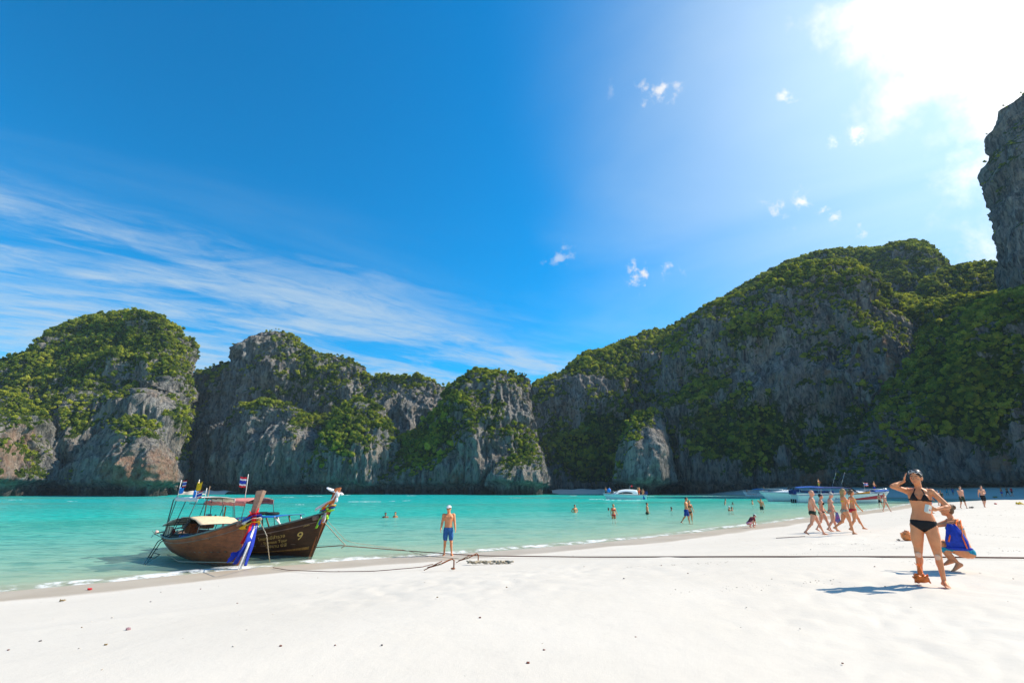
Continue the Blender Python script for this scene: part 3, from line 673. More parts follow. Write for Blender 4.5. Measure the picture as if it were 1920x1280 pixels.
M_BLOND = pmat('blond_hair', (0.42, 0.29, 0.12), 0.6, 0.3, 0.4, 40); M_DARKH = pmat('dark_hair', (0.022, 0.014, 0.010), 0.4, 0.4, 0.4, 40); M_BROWNH = pmat('brown_hair', (0.16, 0.085, 0.04), 0.5, 0.35, 0.4, 40); M_GREYH = pmat('grey_hair', (0.5, 0.47, 0.42), 0.6, 0.3, 0.3, 40)
M_EYEW = pmat('eye_white', (0.42, 0.38, 0.35), 0.3, 0.4); M_LIP = pmat('lips', (0.45, 0.13, 0.10), 0.45, 0.3); M_GLASS = pmat('dark_lens', (0.01, 0.01, 0.012), 0.1, 0.6)
M_PLASTER = pmat('plaster', (0.72, 0.46, 0.32), 0.8, 0.2)

def build_body(H, female, pose, vox, fingers=True, smooth=5):
    """returns mesh (local: forward +y, right +x, up z, feet on 0), joints and frames"""
    g = lambda k, d=0: pose.get(k, d)
    pel = V3(0, 0, 0)
    Mp = rotM('Z', g('hipyaw'))@rotM('X', -g('lean'))@rotM('Y', g('hiptilt'))
    bend = g('bend')                                   # extra forward flex along the spine
    Mc = rotM('Z', g('chestyaw'))@Mp@rotM('X', -bend)@rotM('Y', g('side'))
    Mm = rotM('Z', g('chestyaw')/2)@Mp@rotM('X', -bend/2)@rotM('Y', g('side')/2)
    up = lambda M: M[:, 2]
    waist = pel+up(Mp)*.085
    chest = waist+up(Mm)*.085
    nb = chest+up(Mc)*.125
    sw = .098 if female else .112
    B = Blob()
    # trunk as one loft
    if female:
        secs = [(-.075, .060, .052), (-.045, .090, .066), (-.01, .101, .071), (.03, .093, .064)]
        secm = [(0, .076, .052), (.03, .073, .050), (.06, .078, .054)]
        secc = [(0, .084, .058), (.035, .090, .060), (.07, .094, .056), (.10, .088, .048), (.122, .060, .040), (.138, .034, .034)]
    else:
        secs = [(-.075, .058, .052), (-.045, .082, .064), (-.01, .092, .067), (.03, .090, .063)]
        secm = [(0, .086, .060), (.03, .086, .061), (.06, .090, .063)]
        secc = [(0, .096, .066), (.035, .104, .069), (.07, .110, .066), (.10, .106, .055), (.122, .075, .046), (.138, .042, .040)]
    fat = g('fat', 1.0)
    rings = [(pel+up(Mp)*z, Mp[:, 0]*a*fat, Mp[:, 1]*b_*fat) for z, a, b_ in secs]
    rings += [(waist+up(Mm)*z, Mm[:, 0]*a*fat, Mm[:, 1]*b_*fat) for z, a, b_ in secm]
    rings += [(chest+up(Mc)*z, Mc[:, 0]*a, Mc[:, 1]*b_) for z, a, b_ in secc]
    B.add(rings, 20)
    for s in (-1, 1):
        B.add(ellipsoid(pel+Mp@V3(s*.045, -.038, -.045), .052, .048, .055, Mp))            # seat
        if female: B.add(ellipsoid(chest+Mc@V3(s*.042, .050, .045), .036, .034, .036, Mc))
        else: B.add(ellipsoid(chest+Mc@V3(s*.045, .042, .062), .048, .026, .034, Mc))
        B.add(ellipsoid(nb+Mc@V3(s*sw*.55, -.012, -.012), .055, .026, .022, Mc))           # trapezius
    if fat > 1.05: B.add(ellipsoid(waist+Mm@V3(0, .03, .0), .07*fat, .055*fat, .07, Mm))
    J = dict(pel=pel, waist=waist, chest=chest, nb=nb, Mp=Mp, Mc=Mc)
    bones = [('hips', pel-up(Mp)*.06, waist), ('torso', waist, nb)]
    # head
    Mh = 1.07*(Mc@rotM('X', bend*.6+g('lean')*.5)@rotM('Z', g('headyaw'))@rotM('X', -g('headpitch'))@rotM('Y', g('headroll')))
    hc = nb+up(Mc)*.030+Mh@V3(0, .012, .078)
    B.add(capsule(nb-up(Mc)*.02, .036 if not female else .031, hc-up(Mh)*.03-Mh[:, 1]*.01, .032 if not female else .027, 12))
    B.add(ellipsoid(hc+Mh@V3(0, -.008, .014), .043, .053, .052, Mh, 18, 10))
    B.add(ellipsoid(hc+Mh@V3(0, .014, -.020), .036, .038, .045, Mh, 16, 10))
    B.add(ellipsoid(hc+Mh@V3(0, .034, -.046), .019, .018, .015, Mh, 10, 6))                # chin
    B.add(capsule(hc+Mh@V3(0, .044, .006), .0055, hc+Mh@V3(0, .058, -.013), .0085, 8, 2))   # nose
    for s in (-1, 1):
        B.add(ellipsoid(hc+Mh@V3(s*.043, -.004, -.008), .006, .013, .018, Mh, 8, 6))       # ear
        B.add(capsule(hc+Mh@V3(s*.008, .046, .014), .006, hc+Mh@V3(s*.027, .038, .014), .006, 8, 2))  # brow
        B.add(ellipsoid(hc+Mh@V3(s*.022, .034, -.016), .012, .012, .011, Mh, 8, 6))        # cheek
    B.add(ellipsoid(hc+Mh@V3(0, .047, -.030), .014, .007, .006, Mh, 8, 6))
    J['hc'] = hc; J['Mh'] = Mh; bones.append(('head', nb+up(Mc)*.04, hc))
    # legs
    for sd, s in (('L', -1), ('R', 1)):
        hip = pel+Mp@V3(s*.050, 0, -.045)
        Rl = rotM('Z', g('hipyaw')+g('toeout'+sd, 8)*-s)@rotM('Y', -s*g('abd'+sd, 3))@rotM('X', g('hip'+sd))
        knee = hip-Rl[:, 2]*.245
        Rk = Rl@rotM('X', -g('knee'+sd, 3)); ank = knee-Rk[:, 2]*.232
        th0 = .058 if female else .054
        B.add(capsule(hip, th0, knee, .0335, 14)); B.add(ellipsoid(hip*.68+knee*.32+Rl@V3(s*.002, .004, 0), th0*.90, th0*.98, .15, Rl))
        B.add(ellipsoid(knee+Rl@V3(0, .010, -.004), .030, .029, .036, Rk))
        B.add(capsule(knee, .031, ank, .0185, 12)); B.add(ellipsoid(knee-Rk[:, 2]*.070+Rk@V3(0, -.012, 0), .029, .030, .062, Rk))
        # foot
        fp = g('foot'+sd, None); Rf = rotM('Z', g('hipyaw')+g('toeout'+sd, 8)*-s)@rotM('X', -(fp or 0))
        heel = ank+Rf@V3(0, -.018, -.020); ball = ank+Rf@V3(0, .070, -.028); toe = ank+Rf@V3(0, .098, -.030)
        B.add(capsule(ank, .020, heel, .019, 10)); B.add(capsule(heel, .018, ball, .015, 12, 3, (1.35, 1), Rf[:, 2]))
        B.add(capsule(ank+Rf@V3(0, .012, -.006), .019, ball, .013, 10, 3, (1.3, 1), Rf[:, 2]))
        for k in range(5):
            ox = s*(-.017+.0085*k); B.add(capsule(ball+Rf@V3(ox, .004, -.002), .0075 if k == 0 else .0058, ball+Rf@V3(ox*1.1, .030-.0035*k, -.006), .0068 if k == 0 else .005, 8, 2))
        J['hip'+sd] = hip; J['knee'+sd] = knee; J['ank'+sd] = ank; J['ball'+sd] = ball
        bones += [('thigh'+sd, hip, knee), ('shin'+sd, knee, ank), ('foot'+sd, ank, toe)]
    # arms
    for sd, s in (('L', -1), ('R', 1)):
        sh = nb+Mc@V3(s*sw, -.004, -.022)
        Ra = Mc@rotM('Z', g('armyaw'+sd)*s)@rotM('Y', -s*g('armabd'+sd, 10))@rotM('X', g('arm'+sd, 0))
        el = sh-Ra[:, 2]*.165
        Re = Ra@rotM('Z', g('eltwist'+sd)*s)@rotM('X', g('elbow'+sd, 12)); wr = el-Re[:, 2]*.140
        if 'wrist'+sd in pose:                                           # reach for a point (two-bone solution)
            tgt = np.array(pose['wrist'+sd], float)/H; dv = tgt-sh; dl = min(np.linalg.norm(dv), .30); dv = dv/np.linalg.norm(dv)
            a_ = (.165**2-.140**2+dl**2)/(2*dl); h_ = math.sqrt(max(.165**2-a_**2, 0)); pole = np.array(pose.get('pole'+sd, (s*.6, -.3, -1)), float)
            pole = pole-dv*(pole@dv); pole /= np.linalg.norm(pole); el = sh+dv*a_+pole*h_; wr = sh+dv*dl
            zc_ = -(wr-el)/np.linalg.norm(wr-el); xc = np.cross(pole, zc_)*1.0; xc /= np.linalg.norm(xc)+1e-9; Re = np.stack([xc, np.cross(zc_, xc), zc_], 1)
        ua = .027 if female else .033
        B.add(ellipsoid(sh+Mc@V3(-s*.006, 0, 0), ua*1.3, ua*1.15, ua*1.25, Mc)); B.add(capsule(sh, ua, el, ua*.80, 12)); B.add(capsule(el, ua*.80, wr, ua*.52, 12)); B.add(ellipsoid(el+(wr-el)*.25, ua*.86, ua*.84, .045, Re))
        # hand: palm, four fingers, thumb
        hd = Re@rotM('Z', g('handtwist'+sd)*s)@rotM('X', g('handflex'+sd, 8)); q = -hd[:, 2]; side = hd[:, 1]; flat = hd[:, 0]
        if 'hdir'+sd in pose:
            q = np.array(pose['hdir'+sd], float); q /= np.linalg.norm(q); side = np.array(pose.get('hside'+sd, (0, 1, 0)), float); side = side-q*(q@side); side /= np.linalg.norm(side); flat = np.cross(side, q)
        palm = wr+q*.028
        B.add(capsule(wr, .0135, wr+q*.045, .0165, 10, 3, (1, 1)) if not fingers else capsule(wr+q*.004, .0125, wr+q*.043, .0125, 12, 3, (.62, 1.62), side))
        curl = g('curl'+sd, 25)
        for k in range(4):
            o_ = (k-1.5)*.0098; L_ = (.036, .042, .040, .031)[k]
            b0 = wr+q*.046-side*o_; fr = rotM('X', 0)
            d1 = q*math.cos(R(curl*.5))-flat*s*math.sin(R(curl*.5)); d2 = q*math.cos(R(curl*1.5))-flat*s*math.sin(R(curl*1.5))
            m1 = b0+d1*L_*.52; m2 = m1+d2*L_*.5
            B.add(capsule(b0-q*.01, .0056, m1, .0052, 8, 2)); B.add(capsule(m1, .0052, m2, .0044, 8, 2))
        tb = wr+q*.014+side*.013; td = q*.75+side*.66; m1 = tb+td*.022; B.add(capsule(tb, .0070, m1, .0062, 8, 2)); B.add(capsule(m1, .0060, m1+(q*.9+side*.25-flat*s*.3)*.018, .0050, 8, 2))
        J['sh'+sd] = sh; J['el'+sd] = el; J['wr'+sd] = wr; J['hand'+sd] = wr+q*.05; J['q'+sd] = q
        bones += [('arm'+sd, sh, el), ('fore'+sd, el, wr), ('hand'+sd, wr, wr+q*.08)]
    B.V = [np.array(v)*H for v in B.V]
    me = B.remesh('body', vox, smooth)
    n = len(me.vertices); co = np.empty(n*3, np.float32); me.vertices.foreach_get('co', co); co = co.reshape(-1, 3).astype(float)
    zmin = co[:, 2].min(); sh_ = V3(0, 0, -zmin)
    co += sh_; me.vertices.foreach_set('co', co.reshape(-1).astype(np.float32)); me.update()
    for k in J:
        if J[k].ndim == 1: J[k] = J[k]*H+sh_
    bones = [(nm, a*H+sh_, b_*H+sh_) for nm, a, b_ in bones]
    # nearest bone per vertex
    best = np.full(n, 9.); bi = np.zeros(n, int); bt = np.zeros(n)
    for i, (nm, a, b_) in enumerate(bones):
        d = b_-a; t_ = ((co-a)@d)/(d@d); tc = np.clip(t_, 0, 1); dist = np.linalg.norm(co-(a+tc[:, None]*d), axis=1)
        if nm in ('hips', 'torso'): dist = dist*.62
        u_ = dist < best; best[u_] = dist[u_]; bi[u_] = i; bt[u_] = t_[u_]
    names = np.array([b_[0] for b_ in bones])[bi]
    J.update(H=H, co=co, bone=names, bt=bt, me=me)
    J['pc'] = (co-J['pel'])@J['Mp']/H; J['cc'] = (co-J['chest'])@J['Mc']/H; J['hh'] = (co-J['hc'])@J['Mh']/H
    return J
def garment(J, name, mask, mat, parent, off=0.004, smooth=1):
    """cloth that follows the body: faces under mask lifted off the skin"""
    me = J['me']; nv = len(me.vertices); no = np.empty(nv*3, np.float32); me.vertices.foreach_get('normal', no); no = no.reshape(-1, 3)
    co = J['co']+no*off
    nl = len(me.loops); vi = np.empty(nl, np.int32); me.loops.foreach_get('vertex_index', vi)
    ls = np.empty(len(me.polygons), np.int32); me.polygons.foreach_get('loop_start', ls); q = vi[ls[:, None]+np.arange(4)]
    f = q[mask[q].sum(1) >= 3]
    if len(f) < 4: print('EMPTY garment', name); return None
    ids, inv_ = np.unique(f, return_inverse=True); f2 = inv_.reshape(f.shape)
    # turn the rim inwards so that the cloth has an edge
    g = bpy.data.meshes.new(name); g.from_pydata(co[ids].tolist(), [], f2.tolist())
    bm = bmesh.new(); bm.from_mesh(g)
    for _ in range(smooth+1): bmesh.ops.smooth_vert(bm, verts=[v for v in bm.verts if v.is_boundary], factor=0.5, use_axis_x=True, use_axis_y=True, use_axis_z=True)
    be = [e for e in bm.edges if e.is_boundary]
    r = bmesh.ops.extrude_edge_only(bm, edges=be); bm.normal_update()
    for v in [x for x in r['geom'] if isinstance(x, bmesh.types.BMVert)]: v.co -= Vector(v.normal)*off*1.3 if v.normal.length > 0 else Vector()
    bm.to_mesh(g); bm.free()
    return link(name, g, mat, parent, True)
def part_blob(name, ringsets, mat, parent, vox=None, seg=12, smooth=2):
    B = Blob()
    for r in ringsets: B.add(r, seg)
    if vox: me = B.remesh(name, vox, smooth)
    else:
        me = bpy.data.meshes.new(name); me.from_pydata([tuple(v) for v in B.V], [], B.F); me.update()
    return link(name, me, mat, parent, True)
def band(J, a): return J['bone'] == a
def bikini_bottom(J, top=.010, bot=-.10):
    p = J['pc']; hips = ~(np.char.startswith(J['bone'], 'arm') | np.char.startswith(J['bone'], 'fore') | np.char.startswith(J['bone'], 'hand'))
    hw = np.where(p[:, 1] > 0, .022+(p[:, 2]+.085)*1.35, .045+(p[:, 2]+.085)*1.5)
    return hips & (p[:, 2] < top-.10*p[:, 0]**2) & (p[:, 2] > -.118) & (np.abs(p[:, 0]) < hw)
def shorts(J, top=.020, leg=.62):
    p = J['pc']; th = (np.char.startswith(J['bone'], 'thigh')) & (J['bt'] < leg); h = (J['bone'] == 'hips') & (p[:, 2] < top)
    return (th | h) & (p[:, 2] < top)
def bikini_top(J):
    c = J['cc']; ok = (J['bone'] == 'torso') | (J['bone'] == 'hips')
    cup = (c[:, 1] > .0) & (c[:, 2] > .018) & (np.abs(np.abs(c[:, 0])-.043) < .036*(1-(c[:, 2]-.018)/.075)) & (c[:, 2] < .092)
    strap = (np.abs(c[:, 2]-.022) < .0075)
    neck = (c[:, 1] > -.01) & (np.abs(np.abs(c[:, 0])-(.043-(c[:, 2]-.075)*.35)) < .0065) & (c[:, 2] > .07)
    if len(c) < 16000: return ok & (c[:, 2] > .005) & (c[:, 2] < .075) & ((c[:, 1] > 0) | (c[:, 2] < .04))
    return ok & (cup | strap | neck) & (c[:, 2] < .128)
def hair(J, kind, mat, parent, vox=0.014):
    H = J['H']; hc = J['hc']; M = J['Mh']
    sets = [ellipsoid(hc+M@V3(0, -.012, .021)*H, .0485*H, .053*H, .052*H, M, 16, 10), ellipsoid(hc+M@V3(0, -.030, -.005)*H, .044*H, .036*H, .050*H, M, 14, 8)]
    if kind == 'short': sets[1] = ellipsoid(hc+M@V3(0, -.026, .002)*H, .043*H, .034*H, .036*H, M, 14, 8)
    if kind == 'long':
        sets += [capsule(hc+M@V3(0, -.038, .0)*H, .042*H, hc+(M@V3(0, -.05, 0)+V3(0, 0, -.13))*H, .030*H, 12, 3, (1.1, .6)), capsule(hc+M@V3(.03, -.02, .0)*H, .022*H, hc+(M@V3(.04, -.03, 0)+V3(0, 0, -.10))*H, .018*H, 10), capsule(hc+M@V3(-.03, -.02, .0)*H, .022*H, hc+(M@V3(-.04, -.03, 0)+V3(0, 0, -.10))*H, .018*H, 10)]
    if kind == 'bun': sets += [ellipsoid(hc+M@V3(0, -.068, .020)*H, .026*H, .024*H, .028*H, M)]
    if kind == 'tail': sets += [ellipsoid(hc+M@V3(0, -.062, .015)*H, .016*H, .018*H, .016*H, M), capsule(hc+M@V3(0, -.070, .005)*H, .016*H, hc+(M@V3(0, -.075, 0)+V3(0, 0, -.075))*H, .009*H, 10)]
    return part_blob('hair', sets, mat, parent, vox)
def cap_hat(J, mat, parent):
    H = J['H']; hc = J['hc']; M = J['Mh']; rings = []
    for k in range(7):
        a = math.pi/2*k/6; rings.append((hc+M@V3(0, -.008, .024+.046*math.sin(a))*H, M[:, 0]*.056*H*max(math.cos(a), .06), M[:, 1]*.064*H*max(math.cos(a), .06)))
    brim = [(hc+M@V3(0, .040+.05*math.sin(math.pi/2*k/4), .028-.012*k/4)*H, M[:, 0]*.042*H*math.cos(math.pi/2*k/4*.85), M[:, 2]*.004*H) for k in range(5)]
    c = part_blob('cap', [rings], mat, parent); part_blob('brim', [brim], mat, c); return c
def sunglasses(J, parent, onhead=False, frame=None):
    H = J['H']; hc = J['hc']; M = J['Mh']; frame = frame or M_GLASS
    o = V3(0, .046, .004) if not onhead else V3(0, .036, .056)
    Mg = M if not onhead else M@rotM('X', 42)
    sets = []
    for s in (-1, 1):
        sets.append(ellipsoid(hc+(M@o+Mg@V3(s*.020, 0, 0))*H, .018*H, .005*H, .013*H, Mg, 12, 8))
        sets.append(capsule(hc+(M@o+Mg@V3(s*.036, 0, .002))*H, .0035*H, hc+(M@o+Mg@V3(s*.046, -.048, 0))*H, .003*H, 8, 2))
    sets.append(capsule(hc+(M@o+Mg@V3(-.01, .002, .003))*H, .003*H, hc+(M@o+Mg@V3(.01, .002, .003))*H, .003*H, 8, 2))
    g = part_blob('sunglasses', sets, frame, parent)
    if onhead:
        for s in (-1, 1): part_blob('lens', [ellipsoid(hc+(M@o+Mg@V3(s*.020, .003, 0))*H, .0135*H, .0045*H, .0095*H, Mg, 12, 8)], M_GLASS, g)
    return g
def person(label, loc, yaw, H=1.7, female=False, pose={}, skin='tan', vox=0.018, wear=(), hairk='short', hairm=None, group=None, z=None, sink=0.0, extra=None):
    """yaw: facing direction, degrees clockwise from +y"""
    J = build_body(H, female, pose, vox, True, 4 if vox < .012 else 3)
    x, y = loc; zz = (gz(x, y) if z is None else z)-sink
    root = empty('person', (x, y, zz), -R(yaw)); tag(root, label, 'person', group)
    link('body', J['me'], SKIN[skin], root, True)
    for wn, args in wear:
        if wn == 'bottom': garment(J, 'bikini_bottom', bikini_bottom(J), args, root, .005 if vox > .012 else .0035)
        elif wn == 'briefs': garment(J, 'swim_briefs', bikini_bottom(J, .012) | shorts(J, .012, .12), args, root, .005)
        elif wn == 'top': garment(J, 'bikini_top', bikini_top(J), args, root, .005 if vox > .012 else .0035)
        elif wn == 'shorts': garment(J, 'swim_shorts', shorts(J, .022, .60), args, root, .012)
        elif wn == 'longshorts': garment(J, 'board_shorts', shorts(J, .022, .80), args, root, .014)
        elif wn == 'shirt':
            c = J['cc']; m_ = (J['bone'] == 'torso') | ((J['bone'] == 'hips') & (J['pc'][:, 2] > -.02)) | (np.char.startswith(J['bone'], 'arm') & (J['bt'] < .7)); garment(J, 'shirt', m_ & (c[:, 2] < .128), args, root, .008)
        elif wn == 'dress':
            c = J['cc']; m_ = (J['bone'] == 'torso') | (J['bone'] == 'hips') | (np.char.startswith(J['bone'], 'thigh') & (J['bt'] < .55)); garment(J, 'beach_dress', m_ & (c[:, 2] < .10), args, root, .016)
        elif wn == 'cap': cap_hat(J, args, root)
        elif wn == 'glasses': sunglasses(J, root)
    if hairk: hair(J, hairk, hairm or M_DARKH, root, max(vox*.8, .008))
    if extra: extra(J, root)
    return root, J
def foot_at(x, y, z=0.0): return tuple(at(x, y, z)[:2])
def ground_at(px, py):
    """where the pixel's ray meets the sand"""
    d = ray(px, py); lo, hi = 2.0, 400.0
    P_ = lambda t_: (d[0]*t_, d[1]*t_, CZ+d[2]*t_)
    n_ = np.linalg.norm(d); ts = np.linspace(2, 200, 4000); pts = np.array(P_(ts)).T; h = pts[:, 2]-ground(pts[:, 0], pts[:, 1], False)
    k = np.argmax(h < 0); return (pts[k, 0], pts[k, 1]) if h[k] < 0 else foot_at(px, py, 0)

# ---- woman in the black bikini, nearest figure
def face_bits(J, root):
    H = J['H']; hc = J['hc']; M = J['Mh']
    for s in (-1, 1):
        e = part_blob('eye', [ellipsoid(hc+M@V3(s*.017, .0435, .004)*H, 0.0072*H, .0040*H, .0030*H, M, 10, 6)], M_EYEW, root)
        part_blob('iris', [ellipsoid(hc+M@V3(s*.017, .0475, .004)*H, .0032*H, .0018*H, .0032*H, M, 8, 5)], M_GLASS, e)
        part_blob('eyebrow', [capsule(hc+M@V3(s*.009, .0515, .0165)*H, .0022*H, hc+M@V3(s*.027, .0445, .0175)*H, .0015*H, 8, 2)], M_DARKH, root)
    part_blob('mouth', [ellipsoid(hc+M@V3(0, .0535, -.0290)*H, .0125*H, .0028*H, .0038*H, M, 10, 6)], M_LIP, root)
def main_extra(J, root):
    face_bits(J, root); sunglasses(J, root, True, M_WHITE); H = J['H']
    for sd in 'LR':
        k = J['knee'+sd]; me = J['me']; d = np.linalg.norm(J['co']-(k+V3(0.01 if sd == 'L' else 0, .035*H, -.02*H)), axis=1)
        garment(J, 'knee_plaster', d < .047, M_PLASTER, root, .002)
wx, wy = ground_at(1748, 1096)
wface = math.degrees(math.atan2(-wx, -wy))
MAINP = dict(hipyaw=0, lean=-2, chestyaw=0, bend=-2, headyaw=-16, headpitch=13, headroll=-2, abdL=5, abdR=5, toeoutL=18, toeoutR=18, kneeL=4, kneeR=4, hipL=2, hipR=-1,
    wristR=(.172, .03, .600), poleR=(.8, .8, -.5), curlR=14, hdirR=(-.22, -.25, 1), hsideR=(0, 1, .1), hdirL=(1, .35, .05), hsideL=(0, .2, 1), curlL=60, fat=1.0)
# right hand raised to the hair: wrist beside the right ear
MAINP.update(wristL=(-.19, .19, .20), poleL=(-1.0, -.5, -.4))
# (character's left side is local -x here as seen from behind; faces the camera)
_r, _J = person('woman in a black bikini with white sunglasses on her head, one hand at her hair', (wx, wy), wface+4, 1.66, True, MAINP, 'tan', .0075,
    (('bottom', M_BLACK), ('top', M_BLACK)), 'tail', M_DARKH, extra=main_extra)
WOMAN, WJ = _r, _J
WOMAN.rotation_euler.y = R(-3.5)

def in_hand(J, root, sd):
    p = Vector(J['hand'+sd]); return root.matrix_basis @ p if False else Matrix.Translation(root.location) @ root.rotation_euler.to_matrix().to_4x4() @ p
hp = in_hand(WJ, WOMAN, 'L')
bm = bmesh.new(); bmesh.ops.create_cube(bm, size=1.0); bmesh.ops.bevel(bm, geom=bm.edges[:], offset=0.06, segments=2)
for v in bm.verts: v.co = Vector((v.co.x*.085*(1+.12*v.co.z), v.co.y*.05, v.co.z*.115))
me = bpy.data.meshes.new('paper_carton'); bm.to_mesh(me); bm.free()
o = link('paper_carton', me, pmat('white_card', (0.72, 0.70, 0.60), 0.6, 0.3, 0.05, 20)); o.location = hp+Vector((-.05, -.035, .0)); o.rotation_euler = (0.2, 0.35, 0.5)
tag(o, 'white paper carton held in the hand of the woman in the black bikini', 'carton')
b2 = part_blob('red_print', [capsule(V3(-.025, -.0262, -.012), .004, V3(.025, -.0262, -.004), .004, 8, 2), capsule(V3(-.02, -.0262, -.024), .003, V3(.02, -.0262, -.018), .003, 8, 2)], M_RED, o)

# ---- crouching woman behind her
cx, cy = ground_at(1816, 1071)
CRP = dict(lean=-2, bend=20, hipL=112, hipR=118, kneeL=142, kneeR=146, abdL=10, abdR=10, footL=28, footR=18, headpitch=-4, headyaw=0,
    wristL=(-.06, .58, .42), wristR=(.06, .56, .34), poleL=(-.5, -.2, -1), poleR=(.5, -.2, -1), curlL=30, curlR=30)
def cr_extra(J, root):
    sunglasses(J, root)
    H = J['H']; c = J['cc']
    hr = part_blob('hair_tie', [ellipsoid(J['hc']+J['Mh']@V3(0, -.055, .012)*H, .018*H, .006*H, .018*H, J['Mh'], 10, 6)], M_TEAL, root)
CROUCH, CJ = person('woman in a turquoise bikini crouching on the sand behind the standing woman', (cx, cy), -72, 1.66, True, CRP, 'tan', .009,
    (('bottom', M_TEAL), ('top', M_TEAL)), 'bun', M_BROWNH, extra=cr_extra)

# ---- strollers
STRIDE = lambda a, k=1, **kw: dict(dict(hipL=a, hipR=-a*.75, kneeL=6, kneeR=a*.9, footR=22, armL=-a*.7, armR=a*.8, elbowL=14, elbowR=18, armabdL=9, armabdR=9, lean=2, headpitch=4), **kw)
STROLL = 'strollers walking together along the wet sand'
WALK_R = dict(hipR=20, hipL=-13, kneeR=5, kneeL=20, footL=22, armR=-16, armL=18, elbowL=16, elbowR=14, armabdL=8, armabdR=8, lean=2, headpitch=6)
WALK_L = dict(hipL=24, hipR=-17, kneeL=5, kneeR=22, footR=24, armL=-16, armR=18, elbowL=16, elbowR=14, armabdL=8, armabdR=8, lean=2, headpitch=6)
person('bald man in tight dark green swimming briefs, leftmost of the strollers', ground_at(1531, 1003), 112, 1.78, False, dict(WALK_L, headyaw=-5), 'pale', .014, (('briefs', M_GREEN),), None, group=STROLL)
person('stroller with dark hair mostly hidden behind the bald man', ground_at(1547, 996), 110, 1.66, True, dict(WALK_R), 'pale', .018, (('bottom', M_BLACK), ('top', M_BLACK)), 'short', M_DARKH, group=STROLL)
GR, GJ = person('grey-haired woman in a patterned bikini with a cloth in her hand', ground_at(1565, 996), 108, 1.68, True, dict(WALK_L, fat=1.12, headpitch=24, hipL=14, hipR=-6, kneeR=28, armL=-4, armR=6), 'pale', .014, (('bottom', M_PRINT), ('top', M_PRINT)), 'short', M_GREYH, group=STROLL)
person('woman with long wavy blond hair and a yellow bikini, folding her arms as she walks', ground_at(1592, 1001), 104, 1.70, True, dict(WALK_R, hipR=12, hipL=-18, kneeL=38, wristL=(-.02, .20, .34), wristR=(.06, .20, .36)), 'tan', .014, (('bottom', M_PRINT), ('top', M_YEL)), 'long', M_BLOND, group=STROLL)
person('stroller in a red bikini bottom striding ahead of the long-haired blonde', ground_at(1607, 996), 100, 1.70, True, dict(WALK_L, hipL=30, hipR=-10), 'tan', .016, (('bottom', M_RED), ('top', M_YEL)), 'tail', M_BROWNH, group=STROLL)
hp = in_hand(GJ, GR, 'R')
B = Blob()
for k in range(5):
    B.add(capsule(hp+Vector((-.02+k*.02, 0, .02)), .02, hp+Vector((-.08+k*.05, .02*(k % 2), -.34-.05*(k % 3))), .035, 8, 2), 8)
me = B.remesh('folded_sarong', .012, 3); o = link('folded_sarong', me, cl('blue_print_cloth', (0.02, 0.20, 0.35), c2=(0.35, 0.05, 0.25), scale=20)); tag(o, 'blue printed cloth hanging from the hand of the grey-haired woman', 'cloth')

# ---- man at the water's edge
person('man in blue board shorts, white cap and sunglasses standing at the water\'s edge', foot_at(839, 1041, 0.03), 172, 1.70, False,
    dict(abdL=4, abdR=4, headyaw=-16, armabdL=8, armabdR=10, elbowL=20, elbowR=22, armL=4, armR=4, kneeL=2, kneeR=3, toeoutL=16, toeoutR=14, hipL=3, hipR=-3), 'tan', .011, (('longshorts', M_NAVY), ('cap', M_WHITE), ('glasses', None)), 'short', M_GREYH)

# ---- child-sized crouching figure at the edge
SQ = dict(lean=35, bend=25, hipL=118, hipR=122, kneeL=138, kneeR=138, abdL=10, abdR=10, footL=15, footR=15, wristL=(-.05, .42, -.12), wristR=(.08, .40, -.12), headpitch=20)
person('person in a white cap and red and black shirt squatting at the waterline', ground_at(1406, 989), 70, 1.5, True, SQ, 'pale', .016, (('shirt', cl('red_black_cloth', (0.35, 0.02, 0.04), c2=(0.02, 0.02, 0.025), scale=6)), ('bottom', M_PINK), ('cap', M_WHITE)), 'short', M_DARKH)

# ---- bathers standing or swimming in the lagoon
BATH = 'bathers in the shallow lagoon'
def bather(label, px, pw, ptop, yaw, H, fem, pose, skin, wear, hk, hm, group=BATH):
    x, y = foot_at(px, pw, 0); above = (pw-ptop)*(y*math.cos(TH))/F*1.02
    return person(label, (x, y), yaw, H, fem, pose, skin, .022, wear, hk, hm, group, z=0.0, sink=H-above)
ST = dict(elbowL=25, elbowR=25, armabdL=14, armabdR=14)
HIPS = dict(wristL=(-.20, .02, .10), wristR=(.20, .02, .10), poleL=(-1, -.4, 0), poleR=(1, -.4, 0))
bather('dark-haired man waist-deep with his hands at his sides, leftmost of the standing bathers', 1078, 960.5, 948, 150, 1.75, False, HIPS, 'tan', (('shorts', M_NAVY),), 'short', M_DARKH)
bather('woman in a red bikini wading knee-deep', 1151, 972, 948, 165, 1.68, True, ST, 'tan', (('bottom', M_RED), ('top', M_RED)), 'tail', M_BLOND)
bather('slim man in dark trunks wading thigh-deep, looking right', 1214, 964, 945, 95, 1.78, False, ST, 'tan', (('shorts', M_GREEN),), 'short', M_DARKH)
bather('lone dark head of a swimmer left of the man in navy shorts', 1259, 957, 951.5, 100, 1.7, False, ST, 'brown', (), 'short', M_DARKH)
bather('head of a swimmer beside the woman in the red bikini', 1141, 957, 953, 60, 1.7, False, ST, 'brown', (), 'short', M_DARKH)
person('man in navy shorts walking out of the shallows', foot_at(1289, 979.5, 0), 120, 1.80, False, dict(WALK_L, hipL=12), 'tan', .018, (('longshorts', cl('navy_cloth', (0.01, 0.05, 0.28))),), 'short', M_DARKH, BATH, z=-.12)
